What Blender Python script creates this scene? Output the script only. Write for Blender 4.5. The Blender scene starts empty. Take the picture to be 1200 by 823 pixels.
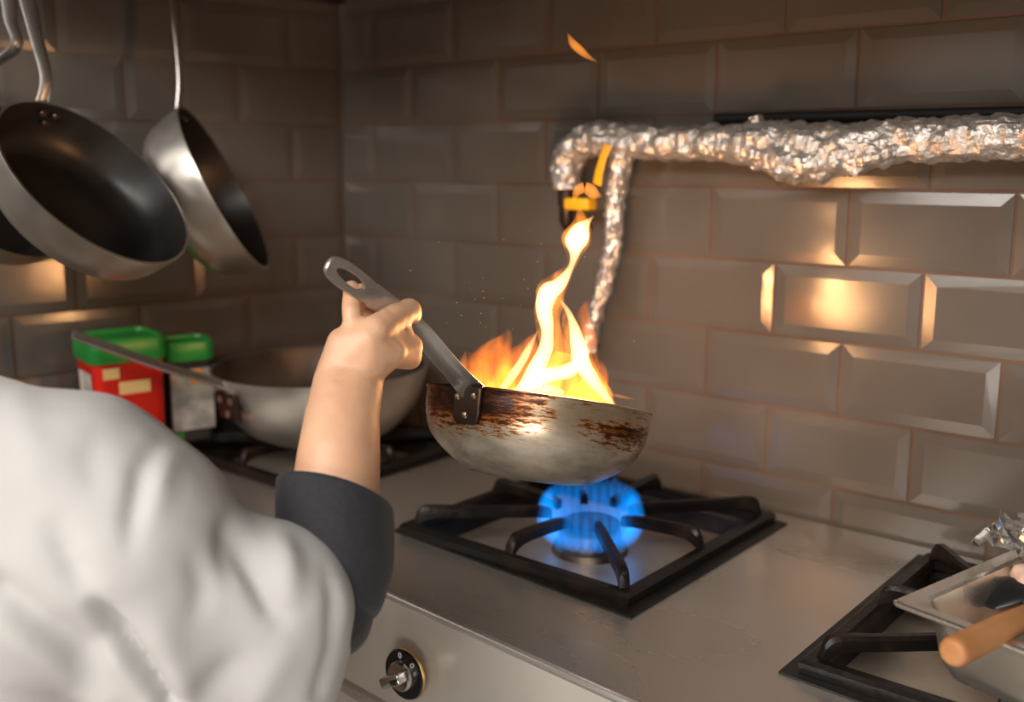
import bpy, bmesh, math, random
from mathutils import Vector, Matrix, noise
random.seed(7)
C = bpy.context.scene.collection
PI = math.pi
V = Vector

# ------------------------------------------------------------------ camera
FPX = 1201.93                       # focal length in pixels of the 1200 x 823 frame
O = V((0.72468, -1.31099, 1.38479))
RT = V((0.766981, 0.641670, 0.000236))
UP = V((-0.115686, 0.137916, 0.983664))
FW = V((-0.631155, 0.754479, -0.180012))

def D(px, py): return FW + RT * ((px - 600) / FPX) - UP * ((py - 411.5) / FPX)
def P(px, py, d): return O + D(px, py) * d
def onplane(px, py, p0, n):
    r = D(px, py); return O + r * ((p0 - O).dot(n) / r.dot(n))
def onz(px, py, z): return onplane(px, py, V((0, 0, z)), V((0, 0, 1)))
def depth(p): return (p - O).dot(FW)

cam = bpy.data.objects.new('camera', bpy.data.cameras.new('camera'))
C.objects.link(cam)
m = Matrix.Identity(4)
for i, a in enumerate((RT, UP, -FW)):
    for j in range(3): m[j][i] = a[j]
m.translation = O
cam.matrix_world = m
cam.data.sensor_width = 36; cam.data.lens = 36 * FPX / 1200
cam.data.clip_start = 0.02
cam.data.dof.use_dof = True; cam.data.dof.focus_distance = 1.03; cam.data.dof.aperture_fstop = 2.8
bpy.context.scene.camera = cam

# ------------------------------------------------------------------ materials
def newmat(name):
    m = bpy.data.materials.new(name); m.use_nodes = True
    nt = m.node_tree; b = nt.nodes['Principled BSDF']
    return m, nt, b
def N(nt, t, **kw):
    n = nt.nodes.new(t)
    for k, v in kw.items():
        if k in n.inputs: n.inputs[k].default_value = v
        else: setattr(n, k, v)
    return n
def L(nt, a, ao, b, bi): nt.links.new(a.outputs[ao], b.inputs[bi])
def ramp(nt, stops):
    r = N(nt, 'ShaderNodeValToRGB'); e = r.color_ramp.elements
    while len(e) < len(stops): e.new(0.5)
    for i, (p, c) in enumerate(stops):
        e[i].position = p; e[i].color = (*c, 1) if len(c) == 3 else c
    return r
def coords(nt, scale=(1, 1, 1)):
    t = N(nt, 'ShaderNodeTexCoord'); mp = N(nt, 'ShaderNodeMapping')
    mp.inputs['Scale'].default_value = scale
    L(nt, t, 'Object', mp, 'Vector'); return mp
def mat(name, c1, c2=None, rough=0.5, rough2=None, metal=0.0, scale=8, stretch=(1, 1, 1), detail=4, lo=.35, hi=.65,
        bump=0, bscale=None, bstretch=None, bdist=.002, **kw):
    m, nt, b = newmat(name)
    b.inputs['Base Color'].default_value = (*c1, 1); b.inputs['Roughness'].default_value = rough
    b.inputs['Metallic'].default_value = metal
    for k, v in kw.items(): b.inputs[k.replace('_', ' ')].default_value = v
    if c2 is not None or rough2 is not None:
        mp = coords(nt, stretch); n = N(nt, 'ShaderNodeTexNoise', Scale=scale, Detail=detail); L(nt, mp, 'Vector', n, 'Vector')
        if c2 is not None:
            r = ramp(nt, [(lo, c1), (hi, c2)]); L(nt, n, 'Fac', r, 'Fac'); L(nt, r, 'Color', b, 'Base Color')
        if rough2 is not None:
            r = ramp(nt, [(lo, (rough,) * 3), (hi, (rough2,) * 3)]); L(nt, n, 'Fac', r, 'Fac'); L(nt, r, 'Color', b, 'Roughness')
    if bump:
        mp = coords(nt, bstretch or (1, 1, 1)); n = N(nt, 'ShaderNodeTexNoise', Scale=bscale or 40, Detail=5); L(nt, mp, 'Vector', n, 'Vector')
        bp = N(nt, 'ShaderNodeBump', Strength=bump, Distance=bdist); L(nt, n, 'Fac', bp, 'Height'); L(nt, bp, 'Normal', b, 'Normal')
    return m

M = {}
M['tile'] = mat('tile', (.095, .080, .067), (.116, .099, .084), rough=.12, rough2=.22, scale=5, bump=.12, bscale=9, bdist=.004)
M['grout'] = mat('grout', (.075, .042, .026), (.14, .085, .055), rough=.85, scale=5)
M['plaster'] = mat('plaster', (.25, .23, .21), rough=.8)
M['floor'] = mat('floor_tile', (.34, .31, .28), (.40, .37, .33), rough=.5, scale=6)
M['steel'] = mat('brushed_steel', (.34, .325, .305), (.42, .40, .375), rough=.30, rough2=.44, metal=.80, scale=5, stretch=(1, 1, 1))
M['fascia'] = mat('brushed_fascia', (.60, .55, .49), (.68, .63, .57), rough=.28, rough2=.40, metal=.50, scale=5, bump=.05, bscale=60, bstretch=(.05, 8, 8), bdist=.0005)
M['edge'] = mat('polished_edge', (.75, .72, .68), rough=.25, metal=.8)
M['gn'] = mat('container_steel', (.66, .60, .53), (.74, .68, .61), rough=.20, rough2=.32, metal=.92, scale=14)
def smudge(key, c0, c1, sc, rlo, rhi):
    m = M[key]; nt = m.node_tree; b = nt.nodes['Principled BSDF']
    mp = coords(nt, (1, 1.6, 1)); n = N(nt, 'ShaderNodeTexNoise', Scale=sc, Detail=2, Roughness=.5, Distortion=.5); L(nt, mp, 'Vector', n, 'Vector')
    mp2 = coords(nt, (1.2, 45, 45)); n2 = N(nt, 'ShaderNodeTexNoise', Scale=9, Detail=3); L(nt, mp2, 'Vector', n2, 'Vector')
    ad = N(nt, 'ShaderNodeMath', operation='MULTIPLY_ADD'); L(nt, n2, 'Fac', ad, 0); ad.inputs[1].default_value = .05; L(nt, n, 'Fac', ad, 2)
    q = ramp(nt, [(.40, c0), (.76, c1)]); L(nt, ad, 0, q, 'Fac'); L(nt, q, 'Color', b, 'Base Color')
    q = ramp(nt, [(.40, (rlo,) * 3), (.76, (rhi,) * 3)]); L(nt, ad, 0, q, 'Fac'); L(nt, q, 'Color', b, 'Roughness')
smudge('steel', (.54, .51, .47), (.62, .59, .55), 3.0, .27, .33)
smudge('fascia', (.62, .575, .515), (.80, .755, .69), 5, .26, .40)
M['tray'] = mat('tray_steel', (.48, .41, .33), (.26, .20, .15), rough=.34, metal=.5, scale=9, lo=.45, hi=.75)
M['iron'] = mat('cast_iron', (.009, .007, .006), (.026, .012, .0075), rough=.30, rough2=.55, scale=22, lo=.5, hi=.8, bump=.5, bscale=120, bdist=.0015, Specular_IOR_Level=.32)
M['enamel'] = mat('black_enamel', (.010, .009, .0085), (.022, .018, .016), rough=.30, rough2=.5, scale=30, bump=.2, bscale=90, bdist=.001, Specular_IOR_Level=.35)
M['burner'] = mat('burner_metal', (.36, .28, .20), (.12, .08, .055), rough=.42, metal=.9, scale=25)
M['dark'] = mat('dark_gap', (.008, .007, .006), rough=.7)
M['alu'] = mat('dull_aluminium', (.52, .49, .45), (.62, .59, .54), rough=.28, rough2=.40, metal=.86, scale=12, bump=.1, bscale=40, bdist=.001)
M['handle'] = mat('handle_steel', (.46, .44, .42), (.56, .54, .51), rough=.26, rough2=.38, metal=.85, scale=18, bump=.1, bscale=60, bdist=.0006)
M['bracket'] = mat('burnt_bracket', (.03, .022, .018), (.07, .045, .03), rough=.38, metal=.7, scale=40)
M['rivet'] = mat('rivet_metal', (.50, .38, .29), rough=.3, metal=1)
M['nonstick'] = mat('nonstick_coating', (.014, .0125, .012), (.024, .021, .019), rough=.36, rough2=.46, scale=14, bump=.06, bscale=60, bdist=.001)
M['seasoned'] = mat('seasoned_inside', (.055, .04, .03), (.11, .085, .066), rough=.45, metal=.4, scale=16, bump=.3, bscale=30)
M['foil'] = mat('crinkled_foil', (.68, .64, .60), (.56, .52, .48), rough=.26, rough2=.42, metal=.72, scale=30, bump=1.0, bscale=75, bdist=.006)
M['yellow'] = mat('yellow_paint', (.80, .42, .01), rough=.4)
M['brass'] = mat('brass', (.55, .36, .14), rough=.35, metal=1)
M['red'] = mat('red_plastic', (.72, .018, .006), (.58, .012, .006), rough=.36, scale=6)
M['green'] = mat('green_plastic', (.02, .30, .045), (.012, .20, .03), rough=.35, scale=9)
M['cream'] = mat('cream_print', (.78, .55, .24), rough=.5)
M['paleprint'] = mat('pale_print', (.62, .56, .48), (.30, .27, .24), rough=.5, scale=30)
M['orangeprint'] = mat('orange_print', (.85, .30, .02), rough=.5)
M['blacktub'] = mat('black_plastic_tub', (.02, .018, .018), (.05, .045, .04), rough=.4, scale=12)
M['blackplastic'] = mat('black_nylon', (.012, .012, .014), rough=.38)
M['white_mark'] = mat('white_mark', (.75, .73, .70), rough=.5)
M['bezel'] = mat('black_bezel', (.010, .010, .011), rough=.22)
M['chrome'] = mat('chrome_knob', (.66, .63, .60), (.52, .50, .47), rough=.16, rough2=.28, metal=1, scale=40)
M['wood'] = mat('worn_wood', (.42, .17, .055), (.56, .27, .11), rough=.5, scale=18, stretch=(1, 1, 1), bump=.2, bscale=60)
M['meat'] = mat('pale_meat', (.62, .40, .30), (.72, .55, .44), rough=.38, scale=60, bump=.5, bscale=70, Subsurface_Weight=.15, Subsurface_Radius=(.01, .004, .003))
M['darkmeat'] = mat('browned_meat', (.10, .03, .018), (.26, .09, .05), rough=.35, scale=50, bump=.5, bscale=70)
M['skin'] = mat('skin', (.585, .325, .195), (.65, .385, .24), rough=.46, scale=26, bump=.16, bscale=240, bdist=.0012, Subsurface_Weight=.14, Subsurface_Radius=(.012, .005, .003), Subsurface_Scale=1.0)
M['hair'] = mat('dark_hair', (.015, .010, .008), rough=.45, bump=.6, bscale=80, bstretch=(1, 1, .1))
M['jacket'] = mat('white_cotton', (.445, .438, .425), (.485, .478, .465), rough=.88, scale=6, bump=.22, bscale=420, bdist=.0012, Sheen_Weight=.1)
M['lining'] = mat('charcoal_cotton', (.009, .0095, .012), (.014, .0145, .018), rough=.82, scale=200, bump=.25, bscale=500, bdist=.001, Sheen_Weight=.12)
M['trousers'] = mat('dark_trousers', (.03, .03, .035), rough=.9)
M['shoe'] = mat('shoe_black', (.012, .012, .012), rough=.4)
M['eye'] = mat('eye_white', (.8, .78, .75), rough=.2)
M['hood'] = mat('hood_steel', (.14, .13, .12), rough=.4, metal=1)

def pan_scorched():
    m, nt, b = newmat('scorched_aluminium')
    tc = N(nt, 'ShaderNodeTexCoord'); sp = N(nt, 'ShaderNodeSeparateXYZ'); L(nt, tc, 'Object', sp, 'Vector')
    # angle round the pan, so the streaks run round the wall
    an = N(nt, 'ShaderNodeMath', operation='ARCTAN2'); L(nt, sp, 'Y', an, 0); L(nt, sp, 'X', an, 1)
    cb = N(nt, 'ShaderNodeCombineXYZ'); 
    a2 = N(nt, 'ShaderNodeMath', operation='MULTIPLY'); L(nt, an, 0, a2, 0); a2.inputs[1].default_value = .13
    z2 = N(nt, 'ShaderNodeMath', operation='MULTIPLY'); L(nt, sp, 'Z', z2, 0); z2.inputs[1].default_value = 5.0
    L(nt, a2, 0, cb, 'X'); L(nt, z2, 0, cb, 'Y')
    n1 = N(nt, 'ShaderNodeTexNoise', Scale=56, Detail=8, Roughness=.70); L(nt, cb, 'Vector', n1, 'Vector')
    mp2 = N(nt, 'ShaderNodeMapping'); L(nt, cb, 'Vector', mp2, 'Vector'); mp2.inputs['Location'].default_value = (.33, .1, 0); mp2.inputs['Scale'].default_value = (1, .18, 1)
    n2 = N(nt, 'ShaderNodeTexNoise', Scale=13, Detail=2); L(nt, mp2, 'Vector', n2, 'Vector')
    # band: strong near the rim, fading half way down
    band = N(nt, 'ShaderNodeMapRange'); L(nt, sp, 'Z', band, 'Value')
    band.inputs['From Min'].default_value = -.058; band.inputs['From Max'].default_value = -.022
    fine = N(nt, 'ShaderNodeMapRange'); L(nt, n1, 'Fac', fine, 'Value'); fine.inputs['From Min'].default_value = .44; fine.inputs['From Max'].default_value = .60
    patch = N(nt, 'ShaderNodeMapRange'); L(nt, n2, 'Fac', patch, 'Value'); patch.inputs['From Min'].default_value = .40; patch.inputs['From Max'].default_value = .62
    m1 = N(nt, 'ShaderNodeMath', operation='MULTIPLY'); L(nt, band, 0, m1, 0); L(nt, patch, 0, m1, 1)
    # left part of the pan (round the handle) is always stained: angle window
    s = N(nt, 'ShaderNodeVectorMath', operation='DOT_PRODUCT'); L(nt, tc, 'Object', s, 0); s.inputs[1].default_value = STAIN
    w = N(nt, 'ShaderNodeMapRange'); L(nt, s, 'Value', w, 'Value'); w.inputs['From Min'].default_value = .075; w.inputs['From Max'].default_value = .122
    m2 = N(nt, 'ShaderNodeMath', operation='MULTIPLY'); L(nt, band, 0, m2, 0); L(nt, w, 0, m2, 1)
    s3 = N(nt, 'ShaderNodeVectorMath', operation='DOT_PRODUCT'); L(nt, tc, 'Object', s3, 0); s3.inputs[1].default_value = STAIN2
    w3 = N(nt, 'ShaderNodeMapRange'); L(nt, s3, 'Value', w3, 'Value'); w3.inputs['From Min'].default_value = .095; w3.inputs['From Max'].default_value = .128
    bz = N(nt, 'ShaderNodeMapRange'); L(nt, sp, 'Z', bz, 'Value'); bz.inputs['From Min'].default_value = -.012; bz.inputs['From Max'].default_value = -.026
    m3 = N(nt, 'ShaderNodeMath', operation='MULTIPLY'); L(nt, w3, 0, m3, 0); L(nt, band, 0, m3, 1)
    m3b = N(nt, 'ShaderNodeMath', operation='MULTIPLY'); L(nt, m3, 0, m3b, 0); L(nt, bz, 0, m3b, 1)
    mx = N(nt, 'ShaderNodeMath', operation='MAXIMUM'); L(nt, m2, 0, mx, 0); L(nt, m3b, 0, mx, 1)
    pz = N(nt, 'ShaderNodeMath', operation='MULTIPLY'); L(nt, m1, 0, pz, 0); pz.inputs[1].default_value = .22
    tot = N(nt, 'ShaderNodeMath', operation='MAXIMUM'); L(nt, mx, 0, tot, 0); L(nt, pz, 0, tot, 1)
    th = N(nt, 'ShaderNodeMath', operation='MULTIPLY_ADD'); L(nt, fine, 0, th, 0); th.inputs[1].default_value = .62; L(nt, tot, 0, th, 2)
    burn = N(nt, 'ShaderNodeMath', operation='SUBTRACT'); L(nt, th, 0, burn, 0); burn.inputs[1].default_value = .50
    bc = N(nt, 'ShaderNodeMath', operation='MULTIPLY', use_clamp=True); L(nt, burn, 0, bc, 0); bc.inputs[1].default_value = 1.25
    lim = N(nt, 'ShaderNodeMapRange'); L(nt, tot, 0, lim, 'Value'); lim.inputs['From Min'].default_value = .02; lim.inputs['From Max'].default_value = .25
    fin = N(nt, 'ShaderNodeMath', operation='MULTIPLY', use_clamp=True); L(nt, bc, 0, fin, 0); L(nt, lim, 0, fin, 1)
    mp3 = N(nt, 'ShaderNodeMapping'); mp3.inputs['Scale'].default_value = (1, 1, 2.2); L(nt, tc, 'Object', mp3, 'Vector'); n3 = N(nt, 'ShaderNodeTexNoise', Scale=34, Detail=8, Roughness=.68); L(nt, mp3, 'Vector', n3, 'Vector')
    al = ramp(nt, [(.32, (.52, .45, .36)), (.5, (.72, .64, .53)), (.7, (.86, .79, .68))]); L(nt, n3, 'Fac', al, 'Fac')
    # a warm tarnish over the upper wall
    warm = N(nt, 'ShaderNodeMixRGB', blend_type='MIX'); L(nt, al, 'Color', warm, 'Color1'); warm.inputs['Color2'].default_value = (.50, .35, .20, 1)
    wf = N(nt, 'ShaderNodeMath', operation='MULTIPLY'); L(nt, band, 0, wf, 0); wf.inputs[1].default_value = .75; L(nt, wf, 0, warm, 'Fac')
    col = ramp(nt, [(0, (1, 1, 1)), (.28, (.62, .28, .07)), (.55, (.16, .045, .012)), (1, (.018, .007, .004))])
    L(nt, fin, 0, col, 'Fac')
    mul = N(nt, 'ShaderNodeMixRGB', blend_type='MULTIPLY'); mul.inputs['Fac'].default_value = 1
    L(nt, warm, 'Color', mul, 'Color1'); L(nt, col, 'Color', mul, 'Color2'); L(nt, mul, 'Color', b, 'Base Color')
    met = N(nt, 'ShaderNodeMapRange'); L(nt, fin, 0, met, 'Value'); met.inputs['To Min'].default_value = .84; met.inputs['To Max'].default_value = .35
    L(nt, met, 0, b, 'Metallic')
    b.inputs['Roughness'].default_value = .31
    bp = N(nt, 'ShaderNodeBump', Strength=.15, Distance=.001); L(nt, n1, 'Fac', bp, 'Height'); L(nt, bp, 'Normal', b, 'Normal')
    return m

def rusty_alu():
    m, nt, b = newmat('heat_stained_aluminium')
    mp = coords(nt); n = N(nt, 'ShaderNodeTexNoise', Scale=11, Detail=4); L(nt, mp, 'Vector', n, 'Vector')
    r = ramp(nt, [(.40, (.50, .47, .43)), (.55, (.50, .40, .28)), (.68, (.30, .14, .05))]); L(nt, n, 'Fac', r, 'Fac'); L(nt, r, 'Color', b, 'Base Color')
    b.inputs['Metallic'].default_value = .9; b.inputs['Roughness'].default_value = .38
    return m
M['rusty'] = rusty_alu()

def flame_mat(name, color, strength, noisy=0, scale=40, stretch=(1, 1, .35), lo=.40, hi=.62):
    m = bpy.data.materials.new(name); m.use_nodes = True; nt = m.node_tree; nt.nodes.clear()
    out = N(nt, 'ShaderNodeOutputMaterial'); e = N(nt, 'ShaderNodeEmission', Strength=strength)
    e.inputs['Color'].default_value = (*color, 1)
    if noisy:
        mp = coords(nt, stretch); n = N(nt, 'ShaderNodeTexNoise', Scale=scale, Detail=3, Distortion=.6); L(nt, mp, 'Vector', n, 'Vector')
        r = N(nt, 'ShaderNodeMapRange'); L(nt, n, 'Fac', r, 'Value'); r.inputs['From Min'].default_value = lo; r.inputs['From Max'].default_value = hi
        r.inputs['To Min'].default_value = strength * (1 - noisy); r.inputs['To Max'].default_value = strength
        L(nt, r, 0, e, 'Strength')
    L(nt, e, 'Emission', out, 'Volume')
    return m
M['fl_white'] = flame_mat('flame_white', (1, .60, .25), 340)
M['fl_orange'] = flame_mat('flame_orange', (1, .20, .012), 74, .9, 46)
M['fl_yellow'] = flame_mat('flame_yellow', (1, .29, .03), 105, .85, 60)
M['fl_small'] = flame_mat('flame_small', (1, .30, .04), 150)
M['fl_blue'] = flame_mat('flame_blue', (.0, .28, 1), 13)
def film():
    m = bpy.data.materials.new('cling_film'); m.use_nodes = True; nt = m.node_tree; nt.nodes.clear()
    out = N(nt, 'ShaderNodeOutputMaterial'); t = N(nt, 'ShaderNodeBsdfTransparent'); g = N(nt, 'ShaderNodeBsdfGlossy', Roughness=.12)
    t.inputs['Color'].default_value = (.98, .98, .97, 1)
    f = N(nt, 'ShaderNodeFresnel', IOR=1.7); mx = N(nt, 'ShaderNodeMixShader'); L(nt, f, 0, mx, 0); L(nt, t, 0, mx, 1); L(nt, g, 0, mx, 2)
    df = N(nt, 'ShaderNodeBsdfDiffuse'); df.inputs['Color'].default_value = (.8, .78, .75, 1); m2 = N(nt, 'ShaderNodeMixShader', Fac=.10); L(nt, mx, 0, m2, 1); L(nt, df, 0, m2, 2); L(nt, m2, 0, out, 'Surface')
    return m
M['film'] = film()
M['spark'] = flame_mat('spark', (1, .3, .05), 500)

# ------------------------------------------------------------------ geometry helpers
WM = {}
def link_mesh(name, verts, faces, mt, parent=None, smooth=True, mats=None, idx=None, angle=None):
    me = bpy.data.meshes.new(name)
    if parent is not None:
        inv = WM[parent.name].inverted(); verts = [inv @ V(v) for v in verts]
    me.from_pydata([tuple(v) for v in verts], [], faces)
    for k in (mats or [mt]): me.materials.append(M[k])
    if idx: me.polygons.foreach_set('material_index', idx)
    o = bpy.data.objects.new(name, me); C.objects.link(o)
    bm = bmesh.new(); bm.from_mesh(me); bmesh.ops.recalc_face_normals(bm, faces=bm.faces); bm.to_mesh(me); bm.free()
    if smooth:
        me.polygons.foreach_set('use_smooth', [True] * len(me.polygons))
        try: me.set_sharp_from_angle(angle=math.radians(angle or 40))
        except Exception: pass
    me.update()
    if parent is not None:
        o.parent = parent; WM[o.name] = WM[parent.name]
    else:
        # origin at the middle of the base
        xs = [v.co for v in me.vertices]; lo = V((min(c.x for c in xs), min(c.y for c in xs), min(c.z for c in xs))); hi = V((max(c.x for c in xs), max(c.y for c in xs), max(c.z for c in xs)))
        b = V(((lo.x + hi.x) / 2, (lo.y + hi.y) / 2, lo.z))
        me.transform(Matrix.Translation(-b)); o.location = b; WM[o.name] = Matrix.Translation(b)
    return o
def tag(o, label, cat, group=None):
    o['label'] = label; o['category'] = cat
    if group: o['group'] = group
    return o
def struct(o): o['kind'] = 'structure'; return o
def thing(name, label, cat, mw, group=None):
    if not isinstance(mw, Matrix): mw = Matrix.Translation(V(mw))
    o = bpy.data.objects.new(name, None); C.objects.link(o); o.matrix_world = mw; o.empty_display_size = .05
    WM[o.name] = mw.copy(); return tag(o, label, cat, group)

class G:
    """collects shapes into one mesh"""
    def __init__(s): s.v = []; s.f = []; s.i = []
    def add(s, vs, fs, mi=0):
        n = len(s.v); s.v += [V(v) for v in vs]; s.f += [tuple(a + n for a in f) for f in fs]; s.i += [mi] * len(fs); return s
    def box(s, lo, hi, mi=0, bev=0, mw=None):
        bm = bmesh.new(); bmesh.ops.create_cube(bm, size=1)
        lo, hi = V(lo), V(hi)
        for v in bm.verts: v.co = V([(lo[k] + hi[k]) / 2 + v.co[k] * (hi[k] - lo[k]) for k in range(3)])
        if bev: bmesh.ops.bevel(bm, geom=list(bm.edges), offset=bev, segments=3, profile=.5, affect='EDGES')
        return s.bm(bm, mi, mw)
    def bm(s, bm, mi=0, mw=None):
        bm.verts.index_update()
        vs = [(mw @ v.co) if mw else v.co.copy() for v in bm.verts]; fs = [[v.index for v in f.verts] for f in bm.faces]
        bm.free(); return s.add(vs, fs, mi)
    def rings(s, rings, closed=True, cap=True, mi=0, loop=False):
        n = len(rings[0]); vs = [v for r in rings for v in r]; fs = []
        m = len(rings)
        for a in range(m if loop else m - 1):
            b = (a + 1) % m
            for k in range(n if closed else n - 1):
                q = (k + 1) % n; fs.append((a * n + k, a * n + q, b * n + q, b * n + k))
        if cap and closed and not loop:
            fs.append(tuple(range(n))[::-1]); fs.append(tuple((m - 1) * n + k for k in range(n)))
        return s.add(vs, fs, mi)
    def tube(s, pts, rad, seg=14, mi=0, cap=True, flat=None, ref=None, fn=None):
        """tube along pts; rad number or list; flat = (a,b) factors on the two cross axes; ref = vector giving the first cross axis"""
        pts = [V(p) for p in pts]; n = len(pts)
        rad = rad if isinstance(rad, (list, tuple)) else [rad] * n
        rs = []; prev = None
        for i, p in enumerate(pts):
            t = (pts[min(i + 1, n - 1)] - pts[max(i - 1, 0)]).normalized()
            a = V(ref) if ref is not None else (prev if prev is not None else (V((0, 0, 1)) if abs(t.z) < .9 else V((1, 0, 0))))
            a = (a - t * a.dot(t)).normalized(); prev = a; b = t.cross(a)
            r = rad[i]; ra, rb = (r, r) if not isinstance(r, (tuple, list)) else r
            if flat: ra *= flat[0]; rb *= flat[1]
            ring = []
            for k in range(seg):
                th = 2 * PI * k / seg; q = p + a * (ra * math.cos(th)) + b * (rb * math.sin(th))
                if fn: q = fn(q, p, i, k)
                ring.append(q)
            rs.append(ring)
        return s.rings(rs, cap=cap, mi=mi)
    def lathe(s, prof, seg=48, mi=0, mw=None, closed_top=False):
        rs = []
        for r, z in prof:
            rs.append([V((max(r, 1e-5) * math.cos(2 * PI * k / seg), max(r, 1e-5) * math.sin(2 * PI * k / seg), z)) for k in range(seg)])
        if mw: rs = [[mw @ v for v in r] for r in rs]
        return s.rings(rs, cap=True, mi=mi)
    def extrude(s, poly, d, mi=0, mw=None):
        n = len(poly); d = V(d); vs = [V(p) for p in poly] + [V(p) + d for p in poly]
        if mw: vs = [mw @ v for v in vs]
        fs = [tuple(range(n))[::-1], tuple(range(n, 2 * n))] + [(k, (k + 1) % n, n + (k + 1) % n, n + k) for k in range(n)]
        return s.add(vs, fs, mi)
    def link(s, name, mt, parent=None, smooth=True, mats=None, angle=None):
        return link_mesh(name, s.v, s.f, mt, parent, smooth, mats, s.i if mats else None, angle)

def spline(pts, n=8):
    """Catmull-Rom through points (any tuples of numbers)"""
    pts = [tuple(p) for p in pts]; out = []
    for i in range(len(pts) - 1):
        p0 = pts[max(i - 1, 0)]; p1 = pts[i]; p2 = pts[i + 1]; p3 = pts[min(i + 2, len(pts) - 1)]
        for k in range(n):
            t = k / n
            out.append(tuple(.5 * (2 * b + (c - a) * t + (2 * a - 5 * b + 4 * c - d) * t * t + (3 * b - a - 3 * c + d) * t ** 3) for a, b, c, d in zip(p0, p1, p2, p3)))
    out.append(pts[-1]); return out

def hull(g, spheres, sub=2):
    bm = bmesh.new()
    for c, r in spheres:
        bmesh.ops.create_icosphere(bm, subdivisions=sub, radius=r, matrix=Matrix.Translation(V(c)))
    res = bmesh.ops.convex_hull(bm, input=bm.verts)
    dead = [v for v in bm.verts if not v.link_faces]
    bmesh.ops.delete(bm, geom=dead, context='VERTS')
    g.bm(bm)
def chain(g, sph, sub=3):
    for a, b in zip(sph[:-1], sph[1:]): hull(g, [a, b], sub)
def remesh(g, voxel, smooth=4, factor=.5):
    """union of the collected closed shapes as one continuous skin -> (verts, faces)"""
    me = bpy.data.meshes.new('tmp'); me.from_pydata([tuple(v) for v in g.v], [], g.f)
    o = bpy.data.objects.new('tmp', me); C.objects.link(o)
    md = o.modifiers.new('r', 'REMESH'); md.mode = 'VOXEL'; md.voxel_size = voxel; md.adaptivity = 0
    if smooth:
        sm = o.modifiers.new('s', 'SMOOTH'); sm.factor = factor; sm.iterations = smooth
    dg = bpy.context.evaluated_depsgraph_get(); ev = o.evaluated_get(dg); em = ev.to_mesh()
    vs = [v.co.copy() for v in em.vertices]; fs = [tuple(p.vertices) for p in em.polygons]; ns = [v.normal.copy() for v in em.vertices]
    ev.to_mesh_clear(); bpy.data.objects.remove(o); bpy.data.meshes.remove(me)
    return vs, fs, ns
def frame(origin, x, z):
    """matrix with given z axis, x axis made square to it"""
    z = V(z).normalized(); x = V(x); x = (x - z * x.dot(z)).normalized(); y = z.cross(x)
    m = Matrix.Identity(4)
    for i, a in enumerate((x, y, z)):
        for j in range(3): m[j][i] = a[j]
    m.translation = V(origin); return m
def tree_copy(o, parent=None):
    c = o.copy(); C.objects.link(c)
    if parent is not None: c.parent = parent
    for ch in o.children: tree_copy(ch, c)
    return c

# ------------------------------------------------------------------ the setting
TOP = 0.9
TW = 0.2; TH = 0.10054; Z0 = TOP + 0.4518
CX = -0.7922; LANG = 0.1648
def tiled_wall(name, x0, x1, joint, mw, zlo=.80, zhi=2.3):
    """tiles on the local plane y=0 facing -y between x0 and x1; joint(k) -> joint offset of row k"""
    g = G()
    g.box((x0, 0.0, 0), (x1, .12, zhi + .02), 1)
    k = -int((zhi - Z0) / TH) - 1
    while True:
        zt = Z0 - k * TH; zb = zt - TH
        if zt < zlo: break
        if zt <= zhi + .06:
            off = joint(k); n = math.floor((x0 - off) / TW)
            while off + n * TW < x1:
                a = max(off + n * TW, x0); b = min(off + (n + 1) * TW, x1); n += 1
                if b - a < .012: continue
                gr = .0022; a += gr; b -= gr; lo = zb + gr; hi = zt - gr
                bev = min(.015, (b - a) * .3); h = .0036; e = .0012
                j = [random.uniform(-.0005, .0005) for _ in range(3)]
                def hh(x, z): return h + j[0] + j[1] * (x - a) / (b - a) * 1.2 + j[2] * (z - lo) / (hi - lo)
                vs = []
                for (X, Z) in ((a, lo), (b, lo), (b, hi), (a, hi)): vs.append((X, .001, Z))
                for (X, Z) in ((a, lo), (b, lo), (b, hi), (a, hi)): vs.append((X, -e, Z))
                for (X, Z) in ((a + bev, lo + bev), (b - bev, lo + bev), (b - bev, hi - bev), (a + bev, hi - bev)): vs.append((X, -hh(X, Z), Z))
                fs = []
                for q in range(4):
                    r = (q + 1) % 4; fs.append((q, r, 4 + r, 4 + q)); fs.append((4 + q, 4 + r, 8 + r, 8 + q))
                fs.append((8, 9, 10, 11)); g.add(vs, fs, 0)
        k += 1
    g.v = [mw @ v for v in g.v]
    return struct(g.link(name, None, smooth=False, mats=['tile', 'grout']))
tiled_wall('wall_back', CX, 1.9, lambda k: (0 if k % 2 == 0 else TW / 2), Matrix.Identity(4))
# local x of the left wall runs from the far end of the wall to the corner
ml = Matrix.Translation(V((CX, 0, 0))) @ Matrix.Rotation(PI / 2 - LANG, 4, 'Z')
LA = .1054
tiled_wall('wall_left', -2.2, 0.0, lambda k: (-LA if k % 2 else -LA + TW / 2), ml)
g = G(); g.box((-2.2, -3.2, -.05), (2.2, .15, 0)); struct(g.link('floor', 'floor', smooth=False))

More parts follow.
